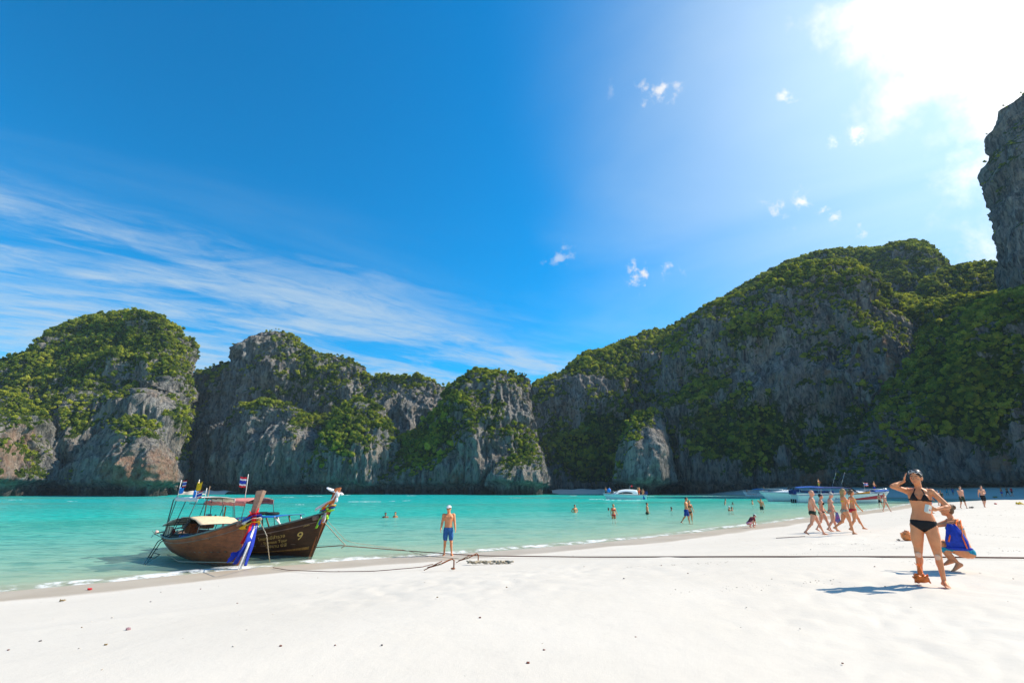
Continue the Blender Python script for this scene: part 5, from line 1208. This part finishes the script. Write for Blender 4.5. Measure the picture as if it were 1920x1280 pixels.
# ------------------------------------------------------------------ motor boats
G_WHITE = pmat('white_gelcoat', (.74, .76, .76), .25, .5, .06, 3); G_TINT = pmat('tinted_glass', (.015, .02, .025), .08, .6); G_BLUE = pmat('blue_canvas', (.01, .10, .42), .7, .2, .2, 5); G_NAVY = pmat('navy_canvas', (.01, .03, .16), .7, .2, .2, 5)
G_RED = pmat('red_hull_graphic', (.50, .015, .03), .3, .4); G_ORANGE = pmat('orange_hull_graphic', (.80, .28, .03), .3, .4); G_CHROME = pmat('chrome_rail', (.6, .6, .6), .25, .5, metal=.8)
class Motor:
    def __init__(s, label, loc, heading, L, B, free, bowup=.5, group='motor boats moored in the bay'):
        s.L, s.B, s.f, s.bu = L, B, free, bowup
        s.root = empty('speedboat', (loc[0], loc[1], 0.0), heading); tag(s.root, label, 'speedboat', group)
        for side in (-1, 1): surf('hull', lambda u, v: s.P(u, v, side), 50, 12, G_WHITE, s.root, .03)
        surf('deck', lambda u, v: V3(s.P(u, 1, 1)[0], (2*v-1)*abs(s.P(u, 1, 1)[1]), s.P(u, 1, 1)[2]-.05+.06*(1-(2*v-1)**2)), 40, 8, G_WHITE, s.root, .02)
        surf('transom', lambda u, v: V3(s.P(0, v, 1)[0], (2*u-1)*abs(s.P(0, v, 1)[1]), s.P(0, v, 1)[2]), 8, 8, G_WHITE, s.root, .03)
        for side in (-1, 1):
            tube('rubrail', [s.P(u, .93, side)+V3(0, side*.03, 0) for u in np.linspace(0, .995, 30)], .035, G_NAVY, s.root, 6)
            tube('bow_rail', [s.P(u, 1, side)*V3(1, .9, 1)+V3(0, 0, .45*min(1, (u-.6)*6)) for u in np.linspace(.6, .99, 14)], .02, G_CHROME, s.root, 6)
            for u in (.68, .78, .88, .96): a = s.P(u, 1, side)*V3(1, .9, 1); tube('rail_post', [a, a+V3(0, 0, .45)], .014, G_CHROME, s.root, 6)
    def P(s, u, v, side):
        x = -s.L/2+s.L*.90*u+(s.L*.10)*u**4*v; zs = s.f*(1+s.bu*u**2); zk = -.30+.25*u**5
        b = s.B/2*(.92+.08*math.sin(u*3))*(1-u**3.6)**.8 if u < 1 else 0; b = max(b, .03)
        prof = (.72*min(1, v/.25)**.7+.28*v) if v < 1 else 1.0; prof = min(prof, 1)*(1-(1-v)*.35*u)
        return V3(x, side*b*prof, zk+(zs-zk)*v)
    def stripe(s, side, u0, u1, v0, v1, mat, name='hull_stripe'):
        surf(name, lambda u, v: s.P(u0+(u1-u0)*u, v0+(v1-v0)*v*(.25+.75*u), side)+V3(0, side*.035, 0), 24, 4, mat, s.root, .006)
    def text(s, side, body, size, u0, v0, mat, vs=1.0):
        me = text_mesh(body, size)
        for v in me.vertices:
            x, y = v.co.x, v.co.y
            u = u0+(x/s.L)*(1 if side < 0 else -1); v.co = Vector(s.P(min(max(u, 0), 1), v0+y*vs/s.f, side)+V3(0, side*.04, 0))
        me.materials.clear(); me.name = 'lettering'; link('lettering', me, mat, s.root)
    def roof(s, x0, x1, z, hw, mat, name='canopy', h=.22, posts=3, zb=None):
        surf(name, lambda u, v: V3(x0+(x1-x0)*u, (2*v-1)*hw, z+h*math.sin(math.pi*(.12+.76*u))**.6*(1-.35*(2*v-1)**2)), 20, 10, mat, s.root, .05)
        for k in range(posts):
            for side in (-1, 1):
                x = x0+(x1-x0)*(.06+.88*k/(posts-1)); tube('canopy_post', [V3(x, side*hw*.95, s.f), V3(x, side*hw*.95, z+.08)], .025, G_WHITE, s.root, 6)
    def outboard(s, n):
        for k in range(n):
            y = (k-(n-1)/2)*.7; e = box('outboard_motor', (-s.L/2-.25, y, s.f+.35), (.45, .38, .65), G_NAVY, s.root, None, .08); box('motor_leg', (-s.L/2-.28, y, .1), (.18, .12, .9), P_BLACK, e)
def rider(label, p, yaw, mat, skin='tan', pose=None, group='passengers on the boats', fem=False):
    return person(label, (p.x, p.y), yaw, 1.66, fem, pose or dict(elbowL=40, elbowR=40, armL=20, armR=20), skin, .03, (('shorts', mat),) if mat else (), 'short', M_DARKH, group, z=p.z)
SITP = dict(hipL=85, hipR=85, kneeL=85, kneeR=85, armL=25, armR=25, elbowL=40, elbowR=40)
# cruiser crossing the bay, bow to the left
cL = at(1170, 935.5, 0); cru = Motor('white cabin cruiser with a curved roof and dark windows, motoring across the bay', (cL.x, cL.y), R(180)+R(6), 8.6, 2.7, .85, .35)
c_ = cru
surf('cabin', lambda u, v: V3(-2.6+4.9*u, (1-.28*v)*1.05*math.cos(math.pi*(.0+v*.5))*1.0 if False else (2*v-1)*1.0*(1-.10*math.sin(math.pi*u)), .85+1.05*(max(0, 1-((u-.38)/.62)**2 if u > .38 else 1-((.38-u)/.9)**2))**.6*(1-abs(2*v-1)**4.5)), 30, 20, G_WHITE, c_.root, .05)
for side in (-1, 1):
    surf('side_window', lambda u, v: V3(-1.6+3.0*u, side*(1.01-.02*v), 1.02+(.42*math.sin(math.pi*(.12+.83*u))**.7)*v), 18, 5, G_TINT, c_.root, .02)
surf('windscreen', lambda u, v: V3(1.35+.75*(1-v), (2*u-1)*.80, 1.10+.50*v), 8, 5, G_TINT, c_.root, .02)
surf('rear_window', lambda u, v: V3(-2.35+.55*u, -1.03, 1.05+.32*v), 5, 4, G_TINT, c_.root, .02)
c_.stripe(1, .04, .10, .25, .95, G_BLUE, 'blue_fender'); c_.stripe(-1, .04, .10, .25, .95, G_BLUE, 'blue_fender')
tube('flag_pole', [V3(-1.2, 0, 1.85), V3(-1.5, 0, 2.6)], .02, G_WHITE, c_.root); surf('pennant', lambda u, v: V3(-1.5-.45*u, .05*math.sin(u*6), 2.3+.28*v+.1*u), 8, 4, F_RED, c_.root, .01)
c_.outboard(2)
def bpt(m_, p): return Matrix.Translation(m_.root.location)@m_.root.rotation_euler.to_matrix().to_4x4()@Vector(p)
rider('passenger in orange shorts standing at the stern of the cabin cruiser', bpt(c_, (-2.9, .3, .72)), 40, M_ORANGE)
rider('passenger in red shorts beside the stern rail of the cabin cruiser', bpt(c_, (-3.4, -.4, .66)), 120, M_RED)
rider('passenger in yellow leaning over the stern of the cabin cruiser', bpt(c_, (-3.8, .5, .62)), 190, M_YEL, pose=dict(SITP))
rider('passenger sitting on the foredeck of the cabin cruiser', bpt(c_, (2.9, .2, .92)), 200, M_WHITE, pose=dict(SITP)); rider('passenger in dark shorts standing at the bow of the cabin cruiser', bpt(c_, (3.6, -.2, .62)), 150, M_BLACK, 'brown')
pr = bpt(c_, (3.15, .6, 1.7)); o = part_blob('blue_parasol', [ellipsoid(V3(0, 0, 0), .38, .38, .42)], F_SKY, None); o.location = pr; o['label'] = 'round light blue umbrella held over the bow of the cabin cruiser'; o['category'] = 'umbrella'; o.name = 'umbrella'
# small speedboat behind, bow left, orange lettering
p_ = at(1418, 929.5, 0); sb = Motor('small white speedboat with orange lettering and a blue canopy', (p_.x, p_.y), R(180)-R(4), 6.6, 2.2, .75, .5)
sb.roof(-2.2, .6, 1.55, .9, pmat('bright_blue_canvas', (.01, .22, .62), .7, .2), posts=2, h=.35); sb.text(1, 'SPEED BOAT', .42, .92, .42, G_RED, .8); sb.stripe(1, .0, .25, .2, .9, G_ORANGE); sb.outboard(2)
rider('boatman in a pink shirt standing on the small speedboat', bpt(sb, (-2.2, 0, .9)), 180, M_PINK); rider('dark figure sitting in the bow of the small speedboat', bpt(sb, (2.3, 0, .5)), 150, M_BLACK, 'brown', dict(SITP))
# two large speedboats moored side by side
p_ = at(1508, 940, 0); la = Motor('long white speedboat with a blue canopy, its bow to the left', (p_.x, p_.y), R(180)-R(3), 14.5, 3.3, 1.35, .25)
la.roof(-4.2, 1.5, 2.05, 1.4, G_BLUE, posts=4, h=.45); surf('windscreen', lambda u, v: V3(2.6-.9*v, (2*u-1)*1.2, 1.40+.95*v), 8, 5, G_TINT, la.root, .03); box('console', (1.4, 0, 1.7), (1.2, 1.9, .7), G_NAVY, la.root, None, .1)
surf('foredeck_cabin', lambda u, v: V3(1.8+4.0*u, (2*v-1)*1.2*(1-.4*u), 1.45+.50*(1-u)**.8*(1-(2*v-1)**4)), 14, 10, G_WHITE, la.root, .04)
la.text(1, 'Andaman', .62, .72, .50, G_BLUE, .9); la.text(1, 'PP-209', .40, .30, .48, G_BLUE, .9); la.outboard(3)
for k in range(4): box('bench_seat', (-4.2+1.4*k, 0, 1.55), (.5, 2.4, .35), G_NAVY, la.root, None, .06)
rider('boatman in yellow standing on top of the long speedboat', bpt(la, (-2.6, .4, 2.0)), 150, M_YEL)
p_ = at(1585, 942, 0); lb = Motor('white speedboat with a red flash on its bow and a navy canopy', (p_.x-1, p_.y-1), R(-6), 14.0, 3.2, 1.25, .35)
lb.roof(-4.2, 1.0, 2.00, 1.35, G_NAVY, posts=4, h=.40); surf('windscreen', lambda u, v: V3(2.2-1.3*v, (2*u-1)*1.15, 1.35+1.05*v), 8, 5, G_TINT, lb.root, .03)
surf('foredeck_cabin', lambda u, v: V3(1.2+4.2*u, (2*v-1)*1.15*(1-.45*u), 1.38+.55*(1-u)**.8*(1-(2*v-1)**4)), 14, 10, G_WHITE, lb.root, .04)
lb.stripe(-1, .60, .97, .42, .78, G_RED, 'red_flash'); lb.stripe(-1, .62, .80, .92, 1.15, G_ORANGE, 'orange_flash'); lb.text(-1, 'PHI PHI', .40, .42, .45, G_BLUE, .9); lb.outboard(3)
surf('blue_bow_cover', lambda u, v: lb.P(.86+.139*u, 1.0, 1)*V3(1, (2*v-1), 1)+V3(0, 0, .08+.25*math.sin(v*3.14)), 10, 8, G_BLUE, lb.root, .04)
for x in (-1.0, 0.3): tube('antenna', [V3(x, .5, 2.3), V3(x+1.0, .5, 4.6)], .02, G_CHROME, lb.root, 6)
thai_flag(lb.root, (3.6, 0, 2.5), .8, .5, .4); tube('flag_pole', [V3(3.55, 0, 1.5), V3(3.55, 0, 3.1)], .02, G_CHROME, lb.root, 6)
rider('man in blue standing on the foredeck by the flagpole', bpt(lb, (5.0, 0, 1.5)), 150, M_BLUE)

# ------------------------------------------------------------------ mooring ropes
def rope(label, pts, r=.018, mat=P_DROPE, name='mooring_rope', wig=.01, n=60):
    pts = [np.array(p, float) for p in pts]; out = []
    for i in range(len(pts)-1):
        m = max(4, n//(len(pts)-1))
        for k in range(m): out.append(pts[i]*(1-k/m)+pts[i+1]*(k/m))
    out.append(pts[-1]); A = np.array(out)
    ker = np.hanning(9); ker /= ker.sum(); pad = np.concatenate([np.repeat(A[:1], 4, 0), A, np.repeat(A[-1:], 4, 0)]); A = np.stack([np.convolve(pad[:, i], ker, 'valid') for i in range(3)], 1)
    A[:, 0] += wig*np.sin(np.arange(len(A))*1.3)
    o = tube(name, list(A), r, mat, None, 6); tag(o, label, 'rope', 'ropes holding the longtail boats'); return o
def gp(px, py, dz=.035): x, y = ground_at(px, py); return (x, y, gz(x, y)+dz)
rope('long dark rope lying straight across the sand to the right edge', [boat_pt(b2, (.1, 0, .30)), at(620, 1023.5, .42), at(640, 1022, .44), gp(760, 1037, .10), gp(900, 1043, .03), gp(1100, 1046), gp(1400, 1046), gp(1700, 1047), gp(1950, 1049), gp(2150, 1051)], .017, n=140)
rope('thin pale line from the dark boat\'s bow down to the bow anchor rope', [boat_pt(b2, (.55, 0, 1.30)), at(650, 1015, .5), gp(760, 1037, .12), gp(800, 1045, .05), gp(862, 1052, .08)], .010, P_ROPE)
rope('pale knotted rope hanging from the dark boat to the dark rope', [boat_pt(b2, (.5, -.03, 1.2)), at(632, 1005, .75), at(648, 1022, .45), at(640, 1027, .32)], .016, P_ROPE)
for k, (px, py, z) in enumerate(((632, 1004, .76), (650, 1021, .46))): pass
rope('rope running over the wet sand from the boats to the rusty anchor', [gp(510, 1066, .04), gp(540, 1071), gp(620, 1074), gp(700, 1073), gp(790, 1069, .08), gp(812, 1066, .12)], .010, P_DROPE)
rope('pale rope hanging over the side of the dark boat down to the water', [boat_pt(b1, (.45, .30, 1.42)), at(500, 1003, 1.15), at(503, 1030, .6), at(506, 1054, .02)], .013, P_ROPE, wig=.006)
rope('pale rope stretched along the waterline of the red-brown boat', [boat_pt(b1, (-4.7, -.72, .08)), boat_pt(b1, (-2.5, -.95, .02)), boat_pt(b1, (-.6, -.42, .10)), boat_pt(b1, (0.1, -.1, .12))], .016, P_ROPE)
rope('slack rope across the sand behind the strollers', [gp(1455, 1010), gp(1480, 1008.5), gp(1510, 1007)], .012, P_DROPE)
# anchors
def anchor(label, pxy, yaw, L=1.1):
    x, y = ground_at(*pxy); r_ = empty('anchor', (x, y, gz(x, y)+.02), yaw); tag(r_, label, 'anchor', 'rusty boat anchors on the sand')
    tube('shank', [V3(-L*.5, 0, .06), V3(0, 0, .14), V3(L*.42, 0, .26)], .018, P_RUST, r_); tube('fluke_arm', [V3(L*.42, 0, .26), V3(L*.50, 0, .22), V3(L*.50, 0, .02)], .017, P_RUST, r_)
    tube('stock', [V3(-L*.62, -.1, .02), V3(-L*.1, .05, .16), V3(L*.05, .05, .20)], .012, P_RUST, r_)
    part_blob('fluke', [ellipsoid(V3(L*.47, 0, .03), .06, .045, .025)], P_RUST, r_); part_blob('rope_knot', [ellipsoid(V3(0, 0, .14), .035, .03, .03), ellipsoid(V3(-.08, 0, .12), .03, .03, .03)], P_ROPE, r_, .015); return r_
anchor('rusty anchor with a bent arm lying on the sand, its rope running to the boats', (826, 1070), .12, .66)
a2 = anchor('rusty anchor bar beside a heap of pale coiled rope', (878, 1056), .08, .6)
x, y = ground_at(915, 1058); rs = random.Random(3); pts = []
for k in range(110):
    u = k/110; pts.append(V3(x-.6+1.3*u+.08*math.sin(k*.9), y+.10*math.cos(k*1.1), gz(x, y)+.03+.06*abs(math.sin(k*.37))))
o = tube('rope_heap', pts, .02, P_ROPE, None, 6); tag(o, 'heap of pale coiled rope on the sand below the standing man', 'rope')

# ------------------------------------------------------------------ bags
def crumple(name, c, r, mat, seed, vox=.008, n=26, sq=.7, parent=None, neck=None):
    rs = np.random.RandomState(seed); B = Blob(); c = np.array(c, float)
    B.add(ellipsoid(c, r*.75, r*.75, r*.62*sq))
    for k in range(n):
        d = rs.normal(size=3); d[2] = abs(d[2])*.8-.25; d /= np.linalg.norm(d); p = c+d*r*.62*np.array([1, 1, sq]); e = np.cross(d, rs.normal(size=3)); e /= np.linalg.norm(e)
        B.add(capsule(p-e*r*.30, r*.07, p+e*r*.34+d*r*.12, r*.13, 8, 2, (1, .45), d), 8)
    if neck is not None:
        B.add(capsule(c+V3(0, 0, r*.3), r*.35, c+np.array(neck), r*.12, 10)); 
        for k in range(5): a = k*1.26; B.add(capsule(c+np.array(neck)*.9, r*.1, c+np.array(neck)*1.1+V3(math.cos(a), math.sin(a), .8)*r*.35, r*.10, 8, 2, (1, .4)))
    me = B.remesh(name, vox, 2); return link(name, me, mat, parent, True)
P_PLASTIC = pmat('orange_plastic', (.95, .19, .02), .35, .4, .25, 14, bump=.3)
x, y = ground_at(1729, 1097); zz = gz(x, y)
o = crumple('crumpled_bag', (x, y-.02, zz+.09), .135, P_PLASTIC, 5, neck=(0, .0, .17)); tag(o, 'crumpled orange plastic bag over the foot of the woman in the black bikini', 'bag')
x, y = ground_at(1702, 1013); zz = gz(x, y)
o = crumple('plastic_bag', (x, y, zz+.14), .24, pmat('light_orange_plastic', (.95, .28, .07), .4, .4, .2, 10, bump=.3), 8, .012, 18, 1.15, neck=None); tag(o, 'upright orange plastic bag standing on the sand left of the woman', 'bag')
o = crumple('dark_bag', (x+.30, y+.12, zz+.07), .17, cl('maroon_cloth', (.07, .015, .02)), 9, .012, 10, .8); tag(o, 'dark maroon bag lying behind the upright orange bag', 'bag')
o = crumple('dark_sandals', (x-.30, y+.02, zz+.02), .08, M_BLACK, 10, .010, 6, .4); tag(o, 'dark red sandal beside the upright orange bag', 'sandal')
# drawstring bag slung from the crouching woman's shoulder
M_ = Matrix.Translation(CROUCH.location)@CROUCH.rotation_euler.to_matrix().to_4x4()
shp = M_@Vector(CJ['shL']); plv = M_@Vector(CJ['pel']); toc = Vector((-shp.x, -shp.y, 0)).normalized()
bagc = shp*.42+plv*.58+toc*.20+Vector((-.10, 0, .02))
bagr = empty('drawstring_bag', tuple(bagc)); tag(bagr, 'royal blue drawstring bag with orange cords on the side of the crouching woman', 'bag')
side = Vector((toc.y, -toc.x, 0)) if False else Vector((-toc.y, toc.x, 0))
if side.x < 0: side = -side
def bagf(u, v):
    a = u*2*math.pi; w_ = .05+.105*min(1, v*1.6)**.8; zc_ = .21-.42*v; bulge = .085*math.sin(math.pi*min(1, .12+v*.8))
    wr = 1+.06*math.sin(a*7+v*5)*(1-v*.5); p = side*(math.cos(a)*w_*wr)+toc*(math.sin(a)*bulge*wr); return V3(p.x+side.x*(v-.4)*.06, p.y, zc_+.012*math.sin(a*5))
surf('bag_body', bagf, 48, 20, M_BLUE, bagr, .004); part_blob('bag_bottom', [ellipsoid(V3(side.x*.036, 0, -.19), .19, .07, .04, np.array([[side.x, toc.x, 0], [side.y, toc.y, 0], [0, 0, 1]]))], M_BLUE, bagr)
sv = shp-bagc
tube('drawcord', [V3(*(sv+Vector((0, 0, .05)))), V3(*(sv*.5+toc*.05)), V3(*(Vector((0, 0, .20)))), V3(*(toc*.10-side*.10+Vector((0, 0, -.08))))], .012, M_ORANGE, bagr, 8)
tube('drawcord', [V3(*(sv+side*.05+Vector((0, 0, .04)))), V3(*(sv*.5+side*.08+toc*.04)), V3(*(side*.10+toc*.10+Vector((0, 0, .02)))), V3(*(side*.13+toc*.05+Vector((0, 0, -.18))))], .010, M_ORANGE, bagr, 8)
tube('drawcord', [V3(*(sv+side*.02+Vector((0, 0, .05)))), V3(*(Vector((0, 0, .21))+side*.03))], .012, M_ORANGE, bagr, 8)

# ------------------------------------------------------------------ litter, leaves and coral bits on the sand
P_CORAL = pmat('reddish_coral_bit', (.20, .07, .05), .9, .1, .4, 30); P_PALE = pmat('bleached_coral', (.55, .50, .44), .9, .1, .3, 30); P_WRACK = pmat('dry_leaf', (.30, .20, .08), .9, .1, .5, 30); P_STONE = pmat('grey_pebble', (.18, .16, .15), .9, .1, .4, 30)
def bit(name, label, cat, px, py, r, mat, seed, sq=.45, group=None):
    x, y = ground_at(px, py); o = crumple(name, (0, 0, r*.3), r, mat, seed, r*.12, 9, sq); o.location = (x, y, gz(x, y)); tag(o, label, cat, group); return o
bit('red_litter', 'small bright red scrap at the wet edge of the sand on the left', 'litter', 168, 1106, .07, M_RED, 1, .5)
bit('dead_shell', 'purplish shell with a stick on the dry sand at lower left', 'shell', 240, 1182, .036, pmat('purplish_shell', (.30, .17, .18), .8), 2, .8)
bit('yellow_leaf', 'curled yellow and green leaf on the sand below the wet edge at left', 'leaf', 117, 1127, .07, P_WRACK, 3, .25)
bit('red_litter', 'tiny red object on the far sand to the right of the man in black shorts', 'litter', 1867, 945, .16, M_RED, 4, .8)
bit('yellow_mat', 'yellowish cloth lying at the far right edge of the lit sand', 'cloth', 1912, 946, .42, M_YEL, 5, .3)
bit('dark_cloth', 'black cloth on the sand beside the man in olive shorts', 'cloth', 1822, 952.5, .22, M_BLACK, 6, .35)
bit('olive_cloth', 'olive cloth in the shade between the walkers on the far right', 'cloth', 1866, 933, .5, pmat('olive_cloth', (.22, .19, .05), .9), 7, .3)
bit('dark_pack', 'small dark bag on the sand by the crouching woman\'s head', 'bag', 1769, 958, .14, M_BLACK, 8, .9)
spots = [(198,1209),(437,1213),(716,1210),(462,1181),(526,1212),(628,1212),(15,1220),(75,1203),(210,1158),(153,1177),(148,1217),(445,1131),(282,1128),(302,1110),(410,1099),(376,1104),(596,1083),(635,1071),(1095,1062),(950,1101),(1192,1197),(990,1247),(1020,1220),
         (1290,1075),(1660,1100),(1900,1085),(1500,1180),(1400,1140),(900,1160),(820,1120),(1580,1245),(1170,1085),(1240,1060),(1430,1032),(1385,1010),(1640,1062),(1520,1030)]
rs = random.Random(9)
def region(px, py):
    v_ = 'far' if py < 1105 else ('middle' if py < 1170 else 'near')
    h_ = 'left part' if px < 320 else ('sand below the boats' if px < 700 else ('middle' if px < 1150 else 'right part'))
    return '%s %s' % (v_, h_) if 'below' not in h_ else '%s %s' % (v_, h_)
kinds = {0: ('coral_fragment', 'small reddish coral fragment', 'coral', P_CORAL), 1: ('pebble', 'small dark pebble', 'pebble', P_STONE), 2: ('dead_leaf', 'small dry brown leaf', 'leaf', P_WRACK), 3: ('bleached_coral', 'small bleached coral piece', 'coral', P_PALE)}
ORD = ('leftmost', 'second from left', 'third from left', 'fourth from left', 'fifth from left', 'sixth from left', 'seventh from left')
pick = [rs.choice([0, 0, 1, 2, 3]) for _ in spots]
for k, (px, py) in enumerate(spots):
    nm, lb, ct, m_ = kinds[pick[k]]; rg = region(px, py)
    same = sorted(spots[j][0] for j in range(len(spots)) if pick[j] == pick[k] and region(*spots[j]) == rg)
    od = '' if len(same) == 1 else ', %s there' % ORD[same.index(px)]
    bit(nm, '%s, %s%s' % (lb, rg if 'sand' in rg else rg+' of the sand', od), ct, px, py, rs.uniform(.012, .022), m_, 20+k, .5, 'small bits scattered on the dry sand')
# uncountable fine specks and weed strewn over the sand
rr = np.random.RandomState(12); V = []; Fc = []
gx = []
for (n_, x0, x1, y0, y1) in ((260, -14, 22, 4, 26), (420, 6, 50, 14, 60)):
    gx.append(np.stack([rr.uniform(x0, x1, n_), rr.uniform(y0, y1, n_)], 1))
# drift lines of weed on the right-hand sand
for (ax, ay, bx_, by_) in ((1480, 1040, 1700, 1025), (1500, 1018, 1650, 1020), (1700, 1058, 1900, 1030), (1830, 1000, 1920, 1008), (1780, 985, 1920, 990), (1180, 1062, 1420, 1052), (1650, 975, 1900, 965), (1300, 1110, 1600, 1085)):
    a = np.array(ground_at(ax, ay)); b_ = np.array(ground_at(bx_, by_)); t_ = rr.uniform(0, 1, 55)[:, None]
    gx.append(a+(b_-a)*t_+rr.normal(size=(55, 2))*np.array([.25, .12]))
G_ = np.concatenate(gx); G_ = G_[shore_sd(G_[:, 0], G_[:, 1]) > 3.0]; zz = ground(G_[:, 0], G_[:, 1])
for (x, y), z in zip(G_, zz):
    r = rr.uniform(.003, .009)*(1+np.hypot(x, y)/30); n0 = len(V); k = 5
    a0 = rr.uniform(0, 6.28); el = rr.uniform(1, 3)
    for j in range(k):
        a = a0+j*6.283/k; dx_, dy_ = math.cos(a)*r*el, math.sin(a)*r
        V.append((x+dx_*math.cos(a0)-dy_*math.sin(a0), y+dx_*math.sin(a0)+dy_*math.cos(a0), z-.003))
    V.append((x, y, z+r*.7)); Fc += [(n0+j, n0+(j+1) % k, n0+k) for j in range(k)]
me = bpy.data.meshes.new('sand_debris'); me.from_pydata(V, [], Fc); me.update()
o = link('sand_debris', me, pmat('weed_and_shell_grit', (.26, .19, .13), .9, .1, .5, 3, col2=(.45, .40, .33))); tag(o, 'fine weed, twigs and shell grit strewn over the sand', kind='stuff')

# ------------------------------------------------------------------ wakes and swell foam far out (lie on the water)
M_FOAM = pmat('sea_foam', (.85, .88, .87), .8, .2)
fm, t = newmat('broken_foam'); pos = t.n('ShaderNodeNewGeometry').outputs['Position']
fo_ = t.sstep(t.noise(pos, 3.0, 6, .7), .44, .56); ms = t.n('ShaderNodeMixShader', {0: fo_, 1: t.n('ShaderNodeBsdfTransparent').outputs[0], 2: t.n('ShaderNodeBsdfDiffuse', {'Color': (.85, .88, .87, 1)}).outputs[0]}); t.n('ShaderNodeOutputMaterial', {'Surface': ms.outputs[0]})
V = []; Fc = []
def patch(px, py, L, Wd):
    c = at(px, py, 0); n0 = len(V); N = 24
    for i in range(N):
        u = i/(N-1); w_ = Wd*math.sin(math.pi*u)**.5*(.7+.3*math.sin(u*17+px))
        for s_ in (-1, -.3, .3, 1): V.append((c.x+(u-.5)*L, c.y+s_*w_*.5, .03+.05*(1-abs(s_))*(1 if Wd > .3 else .5)))
    for i in range(N-1):
        for j in range(3): a = n0+i*4+j; Fc.append((a, a+4, a+5, a+1))
for px, py, L, Wd in ((683, 940.5, 5.5, 1.6), (644, 928, 4, 1.2), (665, 926.5, 2, .8), (730, 926.5, 2.5, 1), (771, 929, 3, 1), (796, 926, 3, .9), (757, 939, .9, .4), (764, 938.5, 1.2, .5), (735, 939.5, 1, .4), (966, 933, 2.5, .7), (1000, 926, 5, .5),
    (1122, 936, 4.2, .9), (1168, 937, 8, .5), (30, 937, 3, .6), (135, 940, 2, .5), (352, 934, 3, .5), (540, 932, 3, .4), (562, 946, 1.2, .35), (620, 945, .8, .3), (1075, 929, 2, .4), (1212, 930, 4, .5), (420, 938, 2, .4), (230, 930, 5, .6), (1340, 930, 8, .4), (590, 930, 4, .6)):
    patch(px, py, L, Wd)
me = bpy.data.meshes.new('whitecaps'); me.from_pydata(V, [], Fc); me.update(); o = link('whitecaps', me, fm); tag(o, 'scattered whitecaps and wake foam on the lagoon', kind='stuff')
# pale strips of beach at the cliff feet and a boulder in the water
def strip(label, px0, px1, pyw, Yd, h, inland):
    a = atY(px0, pyw, Yd); b_ = atY(px1, pyw, Yd)
    P_ = np.array([[[a.x+(b_.x-a.x)*u, Yd-2+v*inland+3*math.sin(u*3.1)*(-1), -.5+h*min(1, v*3)+1.5*v*(u*(1-u))+.15*math.sin(u*20+v*5)] for v in np.linspace(0, 1, 14)] for u in np.linspace(0, 1, 50)])
    m_ = grid_mesh('far_beach', P_, {'inland': np.full(P_.shape[:2], 30.0)}); o = link('far_beach', m_, M_SAND); tag(o, label, kind='structure')
strip('small pale beach under the wooded ridge', 1036, 1170, 922, 176, 1.6, 16)
strip('thin pale beach at the foot of the cleft between the left cliffs', 335, 425, 924, 166, 1.3, 9)
